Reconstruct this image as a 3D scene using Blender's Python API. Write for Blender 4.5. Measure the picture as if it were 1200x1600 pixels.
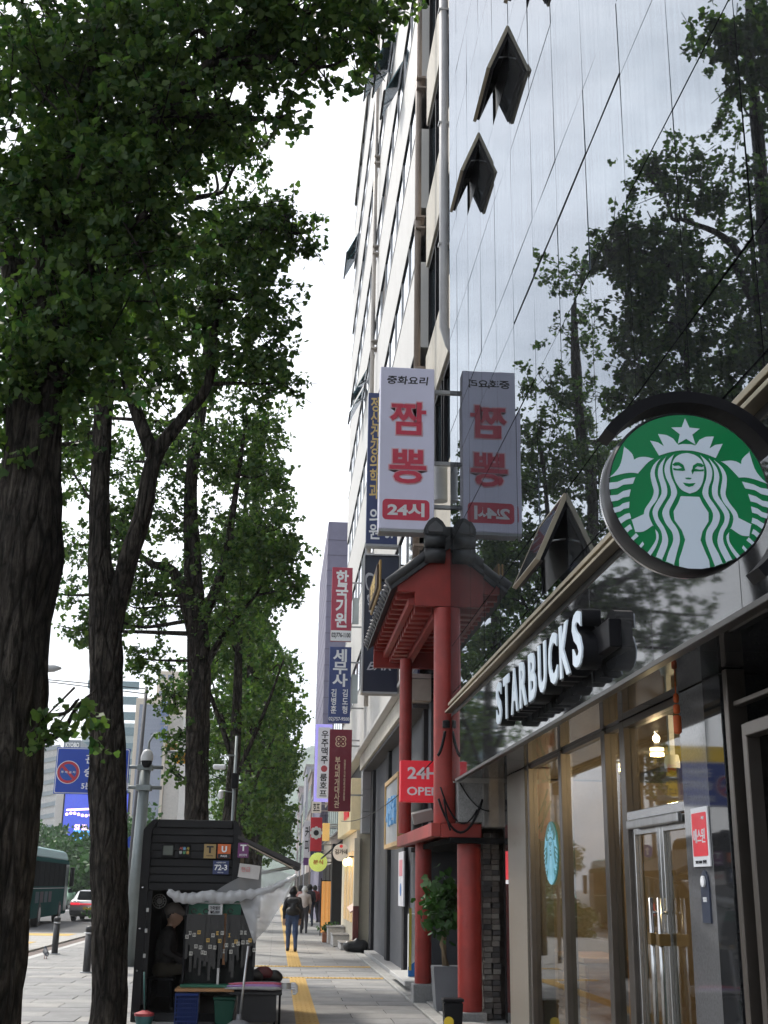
import bpy, bmesh, math, random
import numpy as np
from mathutils import Vector, Matrix
from mathutils.geometry import tessellate_polygon
random.seed(7); RNG = np.random.default_rng(7)
SC = bpy.context.scene; COL = SC.collection
for o in list(bpy.data.objects): bpy.data.objects.remove(o)

# ---------------------------------------------------------------- camera
F, CX, CY, CAMH = 1880.0, 600.0, 800.0, 1.65
def _cr(px, py): return np.array([(px-CX)/F, -(py-CY)/F, -1.0])
def _n(v): return v/np.linalg.norm(v)
_d = _n(_cr(432, 1383)); _u = -_cr(690, -5300) if _cr(690, -5300)[1] < 0 else _cr(690, -5300)
_u = _n(_u-_d*np.dot(_u, _d)); ROT = np.array([np.cross(_d, _u), _d, _u])
cam = bpy.data.cameras.new('camera'); camo = bpy.data.objects.new('camera', cam); COL.objects.link(camo)
cam.sensor_fit = 'HORIZONTAL'; cam.sensor_width = 36; cam.lens = F/1200*36; cam.clip_start = .05; cam.clip_end = 6000
camo.matrix_world = Matrix.Translation((0, 0, CAMH)) @ Matrix(ROT.tolist()).to_4x4()
SC.camera = camo; SC.render.resolution_x = 768; SC.render.resolution_y = 1024
def at(px, py, X=None, Y=None, Z=None):
    """the point of the place that the photograph shows at a pixel, on a plane X=, Y= or Z="""
    v = ROT @ _n(_cr(px, py)); c = np.array([0, 0, CAMH])
    t = X/v[0] if X is not None else Y/v[1] if Y is not None else (Z-CAMH)/v[2]
    return Vector((c+t*v).tolist())

# ---------------------------------------------------------------- sky, sun, exposure
SUN_EL, SUN_AZ = math.radians(52), math.radians(-38)      # azimuth from +Y, negative = to the left
w = bpy.data.worlds.new('World'); SC.world = w; w.use_nodes = True; nt = w.node_tree; nt.nodes.clear()
out = nt.nodes.new('ShaderNodeOutputWorld'); bg = nt.nodes.new('ShaderNodeBackground'); bg.inputs[1].default_value = .1
sky = nt.nodes.new('ShaderNodeTexSky'); sky.sky_type = 'NISHITA'; sky.sun_disc = False
sky.sun_elevation = SUN_EL; sky.sun_rotation = SUN_AZ; sky.dust_density = 4; sky.air_density = 1.2
tc = nt.nodes.new('ShaderNodeTexCoord'); mp = nt.nodes.new('ShaderNodeMapping'); mp.inputs['Scale'].default_value = (1, 1, 2.2)
no = nt.nodes.new('ShaderNodeTexNoise'); no.inputs['Scale'].default_value = 1.6; no.inputs['Detail'].default_value = 6; no.inputs['Roughness'].default_value = .55
rmp = nt.nodes.new('ShaderNodeValToRGB'); rmp.color_ramp.elements[0].position = .33; rmp.color_ramp.elements[1].position = .62
rmp.color_ramp.elements[0].color = (.30, .30, .30, 1); rmp.color_ramp.elements[1].color = (.97, .97, .97, 1)
mx = nt.nodes.new('ShaderNodeMix'); mx.data_type = 'RGBA'
mx.inputs['B'].default_value = (9.2, 9.8, 10.8, 1)         # bright thin cloud sheet (x 0.1 background strength)
L = nt.links.new
L(tc.outputs['Generated'], mp.inputs[0]); L(mp.outputs[0], no.inputs['Vector']); L(no.outputs[0], rmp.inputs[0])
no2 = nt.nodes.new('ShaderNodeTexNoise'); no2.inputs['Scale'].default_value = 2.3; no2.inputs['Detail'].default_value = 7; no2.inputs['Roughness'].default_value = .55
rm2 = nt.nodes.new('ShaderNodeValToRGB'); rm2.color_ramp.elements[0].position = .36; rm2.color_ramp.elements[1].position = .6
rm2.color_ramp.elements[0].color = (4.6, 5.1, 5.8, 1); rm2.color_ramp.elements[1].color = (11.2, 11.6, 12.2, 1)      # thick and thin parts of the cloud sheet
L(mp.outputs[0], no2.inputs['Vector']); L(no2.outputs[0], rm2.inputs[0]); L(rm2.outputs[0], mx.inputs['B'])
L(rmp.outputs[0], mx.inputs['Factor']); L(sky.outputs[0], mx.inputs['A']); L(mx.outputs['Result'], bg.inputs[0]); L(bg.outputs[0], out.inputs[0])
sl = bpy.data.lights.new('sun', 'SUN'); sl.energy = 2.0; sl.angle = math.radians(8); sl.color = (1, .95, .87)
so = bpy.data.objects.new('sun', sl); COL.objects.link(so)
_sd = Vector((math.cos(SUN_EL)*math.sin(SUN_AZ), math.cos(SUN_EL)*math.cos(SUN_AZ), math.sin(SUN_EL)))
so.rotation_euler = _sd.to_track_quat('Z', 'Y').to_euler()
SC.view_settings.view_transform = 'Standard'; SC.view_settings.look = 'None'; SC.view_settings.exposure = .95; SC.view_settings.gamma = 1
SC.view_settings.use_curve_mapping = False
SC.cycles.max_bounces = 6; SC.cycles.diffuse_bounces = 2; SC.cycles.volume_bounces = 1; SC.cycles.use_adaptive_sampling = True; SC.cycles.adaptive_threshold = .03; SC.cycles.glossy_bounces = 4; SC.cycles.transparent_max_bounces = 12
SC.cycles.transmission_bounces = 4; SC.cycles.caustics_reflective = False; SC.cycles.caustics_refractive = False
SC.cycles.use_denoising = True; SC.cycles.sample_clamp_indirect = 6

# ---------------------------------------------------------------- materials
MATS = {}
def mat(name, col, rough=.6, metal=0., spec=.5, var=.12, vs=3., bump=0., bs=30., emit=0., ecol=None, dirt=0., stretch=(1, 1, 1), coat=0., coords='Object'):
    if name in MATS: return MATS[name]
    m = bpy.data.materials.new(name); m.use_nodes = True; t = m.node_tree; b = t.nodes['Principled BSDF']
    b.inputs['Roughness'].default_value = rough; b.inputs['Metallic'].default_value = metal; b.inputs['Specular IOR Level'].default_value = spec
    b.inputs['Coat Weight'].default_value = coat
    c = t.nodes.new('ShaderNodeTexCoord'); g = t.nodes.new('ShaderNodeMapping'); g.inputs['Scale'].default_value = stretch
    t.links.new(c.outputs[coords], g.inputs[0])
    n = t.nodes.new('ShaderNodeTexNoise'); n.inputs['Scale'].default_value = vs; n.inputs['Detail'].default_value = 6; n.inputs['Roughness'].default_value = .62
    t.links.new(g.outputs[0], n.inputs['Vector'])
    r = t.nodes.new('ShaderNodeValToRGB'); r.color_ramp.elements[0].position = .3; r.color_ramp.elements[1].position = .72
    r.color_ramp.elements[0].color = tuple(max(0, x*(1-var)) for x in col)+(1,); r.color_ramp.elements[1].color = tuple(min(1, x*(1+var)) for x in col)+(1,)
    t.links.new(n.outputs[0], r.inputs[0]); cs = r.outputs[0]
    if dirt:
        n2 = t.nodes.new('ShaderNodeTexNoise'); n2.inputs['Scale'].default_value = 1.3; n2.inputs['Detail'].default_value = 9; n2.inputs['Roughness'].default_value = .7
        t.links.new(g.outputs[0], n2.inputs['Vector'])
        r2 = t.nodes.new('ShaderNodeValToRGB'); r2.color_ramp.elements[0].position = .48; r2.color_ramp.elements[1].position = .7
        r2.color_ramp.elements[0].color = (0, 0, 0, 1); r2.color_ramp.elements[1].color = (dirt, dirt, dirt, 1)
        t.links.new(n2.outputs[0], r2.inputs[0])
        mm = t.nodes.new('ShaderNodeMix'); mm.data_type = 'RGBA'; mm.inputs['B'].default_value = tuple(.45*x+.02 for x in col)+(1,)
        t.links.new(r2.outputs[0], mm.inputs['Factor']); t.links.new(cs, mm.inputs['A']); cs = mm.outputs['Result']
    t.links.new(cs, b.inputs['Base Color'])
    if bump:
        n3 = t.nodes.new('ShaderNodeTexNoise'); n3.inputs['Scale'].default_value = bs; n3.inputs['Detail'].default_value = 5
        t.links.new(g.outputs[0], n3.inputs['Vector']); bp = t.nodes.new('ShaderNodeBump'); bp.inputs['Strength'].default_value = bump; bp.inputs['Distance'].default_value = .02
        t.links.new(n3.outputs[0], bp.inputs['Height']); t.links.new(bp.outputs[0], b.inputs['Normal'])
    if emit:
        e = ecol or col; b.inputs['Emission Color'].default_value = (*e, 1); b.inputs['Emission Strength'].default_value = emit
    MATS[name] = m; return m
def mat_mirror(name, col, film, rough=.012, filmw=.1, wave=.0035):
    """coated facade glass: a tinted mirror under a thin dusty film, sheets slightly wavy"""
    m = bpy.data.materials.new(name); m.use_nodes = True; t = m.node_tree; t.nodes.clear()
    o = t.nodes.new('ShaderNodeOutputMaterial'); g = t.nodes.new('ShaderNodeBsdfGlossy'); d = t.nodes.new('ShaderNodeBsdfDiffuse'); x = t.nodes.new('ShaderNodeMixShader')
    g.inputs['Roughness'].default_value = rough; g.inputs['Color'].default_value = (*col, 1); d.inputs['Color'].default_value = (*film, 1)
    c = t.nodes.new('ShaderNodeTexCoord'); mp = t.nodes.new('ShaderNodeMapping'); mp.inputs['Scale'].default_value = (1, 5, .22)
    n = t.nodes.new('ShaderNodeTexNoise'); n.inputs['Scale'].default_value = 3.2; n.inputs['Detail'].default_value = 4; n.inputs['Roughness'].default_value = .6
    r = t.nodes.new('ShaderNodeMapRange'); r.inputs['From Min'].default_value = .35; r.inputs['From Max'].default_value = .75; r.inputs['To Min'].default_value = filmw*.5; r.inputs['To Max'].default_value = filmw*1.8
    n2 = t.nodes.new('ShaderNodeTexNoise'); n2.inputs['Scale'].default_value = 1.1; n2.inputs['Detail'].default_value = 1
    bp = t.nodes.new('ShaderNodeBump'); bp.inputs['Strength'].default_value = 1; bp.inputs['Distance'].default_value = wave
    l = t.links.new
    l(c.outputs['Object'], mp.inputs[0]); l(mp.outputs[0], n.inputs['Vector']); l(n.outputs[0], r.inputs[0]); l(r.outputs[0], x.inputs[0])
    l(c.outputs['Object'], n2.inputs['Vector']); l(n2.outputs[0], bp.inputs['Height']); l(bp.outputs[0], g.inputs['Normal'])
    l(g.outputs[0], x.inputs[1]); l(d.outputs[0], x.inputs[2]); l(x.outputs[0], o.inputs[0]); MATS[name] = m; return m
def mat_glass(name, tint=(.8, .84, .84), refl=(.9, .92, .95), ior=1.9, rough=.02):
    m = bpy.data.materials.new(name); m.use_nodes = True; t = m.node_tree; t.nodes.clear()
    o = t.nodes.new('ShaderNodeOutputMaterial'); g = t.nodes.new('ShaderNodeBsdfGlossy'); d = t.nodes.new('ShaderNodeBsdfTransparent'); x = t.nodes.new('ShaderNodeMixShader'); f = t.nodes.new('ShaderNodeFresnel')
    f.inputs[0].default_value = ior; g.inputs['Color'].default_value = (*refl, 1); g.inputs['Roughness'].default_value = rough; d.inputs[0].default_value = (*tint, 1)
    ge = t.nodes.new('ShaderNodeNewGeometry'); ma = t.nodes.new('ShaderNodeMath'); ma.operation = 'MULTIPLY'; mi = t.nodes.new('ShaderNodeMath'); mi.operation = 'SUBTRACT'; mi.inputs[0].default_value = 1
    l = t.links.new; l(ge.outputs['Backfacing'], mi.inputs[1]); l(mi.outputs[0], ma.inputs[0]); l(f.outputs[0], ma.inputs[1]); l(ma.outputs[0], x.inputs[0]); l(d.outputs[0], x.inputs[1]); l(g.outputs[0], x.inputs[2]); l(x.outputs[0], o.inputs[0]); MATS[name] = m; return m
def mat_sheet(name, col, trans, rough=.35):
    m = bpy.data.materials.new(name); m.use_nodes = True; t = m.node_tree; b = t.nodes['Principled BSDF']
    b.inputs['Base Color'].default_value = (*col, 1); b.inputs['Roughness'].default_value = rough
    o = t.nodes['Material Output']; d = t.nodes.new('ShaderNodeBsdfTransparent'); tr = t.nodes.new('ShaderNodeBsdfTranslucent'); tr.inputs[0].default_value = (*col, 1)
    x = t.nodes.new('ShaderNodeMixShader'); x.inputs[0].default_value = .5; y = t.nodes.new('ShaderNodeMixShader'); y.inputs[0].default_value = trans
    l = t.links.new; l(b.outputs[0], x.inputs[1]); l(tr.outputs[0], x.inputs[2]); l(x.outputs[0], y.inputs[1]); l(d.outputs[0], y.inputs[2]); l(y.outputs[0], o.inputs[0]); MATS[name] = m; return m
def mat_leaf(name, a, b2, trans=.35):
    m = bpy.data.materials.new(name); m.use_nodes = True; t = m.node_tree; b = t.nodes['Principled BSDF']; o = t.nodes['Material Output']
    g = t.nodes.new('ShaderNodeNewGeometry'); r = t.nodes.new('ShaderNodeValToRGB')
    r.color_ramp.elements[0].color = (*a, 1); r.color_ramp.elements[1].color = (*b2, 1)
    b.inputs['Roughness'].default_value = .5; b.inputs['Specular IOR Level'].default_value = .3
    tr = t.nodes.new('ShaderNodeBsdfTranslucent'); x = t.nodes.new('ShaderNodeMixShader'); x.inputs[0].default_value = trans
    hs = t.nodes.new('ShaderNodeHueSaturation'); hs.inputs['Value'].default_value = 1.35; hs.inputs['Saturation'].default_value = 1.1
    l = t.links.new; l(g.outputs['Random Per Island'], r.inputs[0]); l(r.outputs[0], b.inputs['Base Color']); l(r.outputs[0], hs.inputs['Color']); l(hs.outputs[0], tr.inputs[0])
    l(b.outputs[0], x.inputs[1]); l(tr.outputs[0], x.inputs[2]); l(x.outputs[0], o.inputs[0]); MATS[name] = m; return m
def mat_bark(name, a, b2):
    m = bpy.data.materials.new(name); m.use_nodes = True; t = m.node_tree; b = t.nodes['Principled BSDF']; l = t.links.new
    c = t.nodes.new('ShaderNodeTexCoord'); g = t.nodes.new('ShaderNodeMapping'); g.inputs['Scale'].default_value = (10, 10, 1.7)
    n = t.nodes.new('ShaderNodeTexNoise'); n.inputs['Scale'].default_value = 2.2; n.inputs['Detail'].default_value = 8; n.inputs['Roughness'].default_value = .6; n.inputs['Distortion'].default_value = 1.2
    r = t.nodes.new('ShaderNodeValToRGB'); r.color_ramp.elements[0].position = .38; r.color_ramp.elements[1].position = .62
    r.color_ramp.elements[0].color = (*a, 1); r.color_ramp.elements[1].color = (*b2, 1)
    bp = t.nodes.new('ShaderNodeBump'); bp.inputs['Strength'].default_value = 1; bp.inputs['Distance'].default_value = .07
    g2 = t.nodes.new('ShaderNodeMapping'); g2.inputs['Scale'].default_value = (11, 11, 2.6); l(c.outputs['Object'], g2.inputs[0]); dn_ = t.nodes.new('ShaderNodeMix'); dn_.data_type = 'VECTOR'; dn_.inputs['Factor'].default_value = .25
    l(g2.outputs[0], dn_.inputs['A']); l(n.outputs['Color'], dn_.inputs['B']); vo = t.nodes.new('ShaderNodeTexVoronoi'); vo.feature = 'DISTANCE_TO_EDGE'; vo.inputs['Scale'].default_value = 1.; l(dn_.outputs['Result'], vo.inputs['Vector'])
    vr = t.nodes.new('ShaderNodeMapRange'); vr.inputs['From Max'].default_value = .16; l(vo.outputs['Distance'], vr.inputs[0]); hm = t.nodes.new('ShaderNodeMath'); hm.operation = 'MULTIPLY'; l(vr.outputs[0], hm.inputs[0]); l(n.outputs[0], hm.inputs[1])
    l(c.outputs['Object'], g.inputs[0]); l(g.outputs[0], n.inputs['Vector']); n5 = t.nodes.new('ShaderNodeTexNoise'); n5.inputs['Scale'].default_value = 1.7; n5.inputs['Detail'].default_value = 7; n5.inputs['Roughness'].default_value = .7; l(c.outputs['Object'], n5.inputs['Vector'])
    r5 = t.nodes.new('ShaderNodeMapRange'); r5.inputs['From Min'].default_value = .45; r5.inputs['From Max'].default_value = .72; r5.inputs['To Min'].default_value = .75; r5.inputs['To Max'].default_value = 2.1; l(n5.outputs[0], r5.inputs[0])
    x5 = t.nodes.new('ShaderNodeMix'); x5.data_type = 'RGBA'; x5.blend_type = 'MULTIPLY'; x5.inputs['Factor'].default_value = 1; l(r.outputs[0], x5.inputs['A']); l(r5.outputs[0], x5.inputs['B'])
    l(n.outputs[0], r.inputs[0]); l(x5.outputs['Result'], b.inputs['Base Color'])
    l(hm.outputs[0], bp.inputs['Height']); hc = t.nodes.new('ShaderNodeMapRange'); hc.inputs['From Max'].default_value = .14; hc.inputs['To Min'].default_value = .4; l(vo.outputs['Distance'], hc.inputs[0]); x6 = t.nodes.new('ShaderNodeMix'); x6.data_type = 'RGBA'; x6.blend_type = 'MULTIPLY'; x6.inputs['Factor'].default_value = 1; l(x5.outputs['Result'], x6.inputs['A']); l(hc.outputs[0], x6.inputs['B']); l(x6.outputs['Result'], b.inputs['Base Color'])  # crack shade put into the bark colour so the relief looks deeper
    
    l(bp.outputs[0], b.inputs['Normal']); b.inputs['Roughness'].default_value = .95; b.inputs['Specular IOR Level'].default_value = .15; MATS[name] = m; return m
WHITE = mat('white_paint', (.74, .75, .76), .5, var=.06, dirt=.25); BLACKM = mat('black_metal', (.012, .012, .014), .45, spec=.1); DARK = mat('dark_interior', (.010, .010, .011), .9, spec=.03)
RED = mat('red_lacquer', (.33, .036, .028), .5, var=.22, vs=3.5, dirt=.65, bump=.12); REDS = mat('red_sign', (.62, .02, .035), .35, emit=.12, ecol=(.8, .03, .05))
ALU = mat('brushed_aluminium', (.42, .42, .42), .32, .9, var=.15, vs=14, stretch=(1, 1, .1)); STEEL = mat('stainless_steel', (.5, .5, .5), .22, 1., var=.1)
BRONZE = mat('bronze_trim', (.36, .31, .22), .38, .75, var=.15, dirt=.3); GREYP = mat('grey_panel', (.36, .37, .38), .5, var=.08, dirt=.2)
GRANITE = mat('polished_black_granite', (.022, .023, .025), .035, spec=.5, var=.7, vs=60); CONC = mat('concrete', (.3, .29, .27), .9, var=.2, dirt=.5, bump=.2)
GREYGR = mat('grey_granite', (.27, .27, .27), .6, var=.35, vs=70, dirt=.3); DKGLASS = mat('dark_window_glass', (.03, .045, .055), .04, spec=1., var=.2, coat=.6)
MIRROR = mat_mirror('facade_glass', (.37, .395, .425), (.16, .17, .18), filmw=.08, wave=.0006); SHOPGL = mat_glass('shop_glass', (.8, .83, .8), ior=1.55); CREAM = mat('cream_render', (.62, .56, .43), .8, var=.08, dirt=.2)
LETW = mat('white_lettering', (.82, .83, .85), .5, var=.03); LETK = mat('black_lettering', (.015, .015, .02), .6); GOLD = mat('gold_lettering', (.62, .45, .17), .5, var=.05)
NAVY = mat('navy_sign', (.028, .045, .14), .4, var=.06); WOOD = mat('wood', (.3, .15, .06), .55, var=.3, vs=5, stretch=(1, 1, 6))
BROWN = mat('brown_brick', (.06, .05, .045), .9, spec=.1, var=.5, vs=9, bump=.3)
BRICKS = [mat('brick_a', (.07, .06, .055), .85, var=.4, bump=.4), mat('brick_b', (.13, .12, .11), .85, var=.4, bump=.4), mat('brick_c', (.035, .033, .035), .8, var=.4, bump=.4)]

# ---------------------------------------------------------------- builders
def link(name, me, m=None, parent=None, loc=(0, 0, 0), rot=None):
    o = bpy.data.objects.new(name, me)
    if m is not None and me is not None and not me.materials:
        for q in (m if isinstance(m, (list, tuple)) else [m]): me.materials.append(q)
    COL.objects.link(o); o.location = loc
    if rot is not None: o.rotation_euler = rot
    if parent is not None:
        o.parent = parent; o.location = Vector(loc)-ORIG.get(parent.name, Vector())
    ORIG[o.name] = Vector(loc) if parent is None else Vector(loc)
    return o
ORIG = {}
def tag(o, label, cat, group=None):
    o['label'] = label; o['category'] = cat
    if group: o['group'] = group
    return o
def thing(name, label, cat, loc=(0, 0, 0), group=None):
    o = link(name, None, loc=loc); o.empty_display_size = .2; return tag(o, label, cat, group)
def struct(o, kind='structure'): o['kind'] = kind; return o
def mesh(name, vs, fs, smooth=False):
    me = bpy.data.meshes.new(name); me.from_pydata([tuple(v) for v in vs], [], fs); me.update()
    if smooth: me.polygons.foreach_set('use_smooth', [True]*len(me.polygons))
    return me
_BOX = {}
def box_me(sx, sy, sz, bev=0.):
    k = (round(sx, 4), round(sy, 4), round(sz, 4), bev)
    bm = bmesh.new(); bmesh.ops.create_cube(bm, size=1); bmesh.ops.scale(bm, vec=(sx, sy, sz), verts=bm.verts)
    if bev: bmesh.ops.bevel(bm, geom=bm.edges[:], offset=min(bev, .45*min(sx, sy, sz)), segments=2, affect='EDGES', profile=.5)
    me = bpy.data.meshes.new('box'); bm.to_mesh(me); bm.free(); return me
def box(name, x0, x1, y0, y1, z0, z1, m, parent=None, bev=.006, rot=None, share=True):
    sx, sy, sz = abs(x1-x0), abs(y1-y0), abs(z1-z0)
    k = (round(sx, 3), round(sy, 3), round(sz, 3), bev, m.name)
    me = _BOX.get(k) if share else None
    if me is None: me = box_me(sx, sy, sz, bev); _BOX[k] = me
    return link(name, me, m, parent, ((x0+x1)/2, (y0+y1)/2, (z0+z1)/2), rot)
def tube_geo(pts, rads, n=10, cap=True):
    pts = [Vector(p) for p in pts]; vs, fs = [], []
    if not isinstance(rads, (list, tuple, np.ndarray)): rads = [rads]*len(pts)
    up = Vector((0, 0, 1)); t0 = (pts[1]-pts[0]).normalized()
    a = t0.cross(up) if abs(t0.dot(up)) < .95 else t0.cross(Vector((1, 0, 0))); a.normalize()
    for i, p in enumerate(pts):
        t = (pts[min(i+1, len(pts)-1)]-pts[max(i-1, 0)]).normalized(); a = (a-t*a.dot(t)).normalized(); b = t.cross(a)
        for k in range(n):
            th = 2*math.pi*k/n; vs.append(p+(a*math.cos(th)+b*math.sin(th))*rads[i])
    for i in range(len(pts)-1):
        for k in range(n): fs.append((i*n+k, i*n+(k+1) % n, (i+1)*n+(k+1) % n, (i+1)*n+k))
    if cap: fs.append(tuple(range(n))[::-1]); fs.append(tuple((len(pts)-1)*n+k for k in range(n)))
    return vs, fs
def tube(name, pts, r, m, parent=None, n=10):
    o = Vector(pts[0]); vs, fs = tube_geo([Vector(p)-o for p in pts], r, n); return link(name, mesh(name, vs, fs, True), m, parent, o)
def multi(name, geos, m, parent=None, loc=(0, 0, 0), smooth=False):
    V, Fc = [], []
    for vs, fs in geos:
        k = len(V); V += [Vector(v)-Vector(loc) for v in vs]; Fc += [tuple(i+k for i in f) for f in fs]
    return link(name, mesh(name, V, Fc, smooth), m, parent, loc)
def bgeo(x0, x1, y0, y1, z0, z1):
    v = [(x, y, z) for x in (x0, x1) for y in (y0, y1) for z in (z0, z1)]
    return v, [(0, 1, 3, 2), (4, 6, 7, 5), (0, 4, 5, 1), (2, 3, 7, 6), (0, 2, 6, 4), (1, 5, 7, 3)]
def prism(name, poly, axis, a, b, m, parent=None, bev=0.):
    """poly: 2-D outline; axis 'y': (x,z) outline pushed from y=a to b; 'x': (y,z); 'z': (x,y)"""
    f = {'y': lambda p, t: (p[0], t, p[1]), 'x': lambda p, t: (t, p[0], p[1]), 'z': lambda p, t: (p[0], p[1], t)}[axis]
    o = Vector(f(poly[0], a)); n = len(poly); bm = bmesh.new()
    A = [bm.verts.new(Vector(f(p, a))-o) for p in poly]; B = [bm.verts.new(Vector(f(p, b))-o) for p in poly]
    bm.faces.new(A); bm.faces.new(B[::-1])
    for i in range(n): bm.faces.new((A[i], B[i], B[(i+1) % n], A[(i+1) % n]))
    bmesh.ops.recalc_face_normals(bm, faces=bm.faces[:])
    if bev: bmesh.ops.bevel(bm, geom=bm.edges[:], offset=bev, segments=2, affect='EDGES')
    me = bpy.data.meshes.new(name); bm.to_mesh(me); bm.free(); return link(name, me, m, parent, o)
def lathe(name, prof, loc, m, parent=None, n=28, axis='z', smooth=True):
    vs, fs = [], []
    for r, z in prof:
        for k in range(n):
            t = 2*math.pi*k/n; p = (r*math.cos(t), r*math.sin(t), z)
            vs.append(p if axis == 'z' else (p[0], p[2], p[1]) if axis == 'y' else (p[2], p[0], p[1]))
    for i in range(len(prof)-1):
        for k in range(n): fs.append((i*n+k, i*n+(k+1) % n, (i+1)*n+(k+1) % n, (i+1)*n+k))
    fs.append(tuple(range(n))[::-1]); fs.append(tuple((len(prof)-1)*n+k for k in range(n)))
    me = mesh(name, vs, fs)
    if smooth:
        for p in me.polygons: p.use_smooth = len(p.vertices) == 4
        me.set_sharp_from_angle(angle=math.radians(40))
    return link(name, me, m, parent, loc)
FACE = {'-y': Matrix(((1, 0, 0), (0, 0, -1), (0, 1, 0))), '-x': Matrix(((0, 0, -1), (-1, 0, 0), (0, 1, 0))), '+x': Matrix(((0, 0, 1), (1, 0, 0), (0, 1, 0)))}
def text(body, c, wh, m, parent=None, facing='-y', bold=.012, depth=.004, name='lettering', shear=0, spacing=1., rot=0., stack=False):
    """lettering fitted into a w x h box centred at c, standing on the face of a sign"""
    cu = bpy.data.curves.new('t', 'FONT'); cu.body = '\n'.join(body) if stack else body; cu.align_x = 'CENTER'; cu.offset = bold; cu.extrude = .002; cu.space_line = spacing; cu.shear = shear; cu.resolution_u = 3
    ob = bpy.data.objects.new('t', cu); me = bpy.data.meshes.new_from_object(ob); bpy.data.objects.remove(ob); bpy.data.curves.remove(cu)
    n = len(me.vertices); co = np.empty(n*3); me.vertices.foreach_get('co', co); co = co.reshape(-1, 3)
    if rot: cs, sn = math.cos(rot), math.sin(rot); co[:, :2] = co[:, :2] @ np.array([[cs, sn], [-sn, cs]])
    lo, hi = co.min(0), co.max(0); s = np.array([wh[0]/(hi[0]-lo[0]), (wh[1] or 1)/(hi[1]-lo[1]), 1.])
    if not wh[1]: s[1] = s[0]
    co = (co-(lo+hi)/2)*s; co[:, 2] = np.sign(co[:, 2])*depth/2
    co = co @ np.array(FACE[facing]).T; me.vertices.foreach_set('co', co.ravel()); me.materials.clear(); me.update()
    return link(name, me, m, parent, c)
def smooth_poly(P, n=4):
    P = np.array(P, float); out = []
    for i in range(len(P)):
        p0, p1, p2, p3 = P[i-1], P[i], P[(i+1) % len(P)], P[(i+2) % len(P)]
        a1, a2 = p1-p0, p2-p1
        for k in range(n):
            t = k/n; q = .5*((2*p1)+(-p0+p2)*t+(2*p0-5*p1+4*p2-p3)*t*t+(-p0+3*p1-3*p2+p3)*t**3); out.append(q)
    return np.array(out)
def flat(name, polys, c, m, parent, facing='-y', depth=.004):
    """flat print: filled outlines in the sign's own plane, a few mm thick"""
    V, Fc = [], []; R = np.array(FACE[facing])
    for P in polys:
        P = np.array(P, float); n = len(P); k = len(V)
        tri = tessellate_polygon([[Vector((p[0], p[1], 0)) for p in P]])
        for z in (depth/2, -depth/2): V += [tuple(R @ np.array([p[0], p[1], z])) for p in P]
        Fc += [tuple(k+i for i in t) for t in tri]+[tuple(k+n+i for i in t[::-1]) for t in tri]+[(k+i, k+(i+1) % n, k+n+(i+1) % n, k+n+i) for i in range(n)]
    me = mesh(name, V, Fc); bm = bmesh.new(); bm.from_mesh(me); bmesh.ops.recalc_face_normals(bm, faces=bm.faces[:]); bm.to_mesh(me); bm.free()
    return link(name, me, m, parent, c)
def rrect(w, h, r, n=5):
    return [(sx*(w/2-r)+r*math.cos(a), sy*(h/2-r)+r*math.sin(a)) for (sx, sy, a0) in ((1, 1, 0), (-1, 1, 90), (-1, -1, 180), (1, -1, 270)) for a in [math.radians(a0+90*k/n) for k in range(n+1)]]
def circ(r, n=40, cx=0, cy=0): return [(cx+r*math.cos(2*math.pi*k/n), cy+r*math.sin(2*math.pi*k/n)) for k in range(n)]
def copy_tree(o, dloc, label=None):
    c = o.copy(); COL.objects.link(c); c.location = o.location+Vector(dloc); ORIG[c.name] = ORIG.get(o.name, Vector(o.location))+Vector(dloc)
    if label: c['label'] = label
    for ch in list(o.children):
        d = ch.copy(); COL.objects.link(d); d.parent = c
        for g in list(ch.children):
            e = g.copy(); COL.objects.link(e); e.parent = d
    return c
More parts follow.
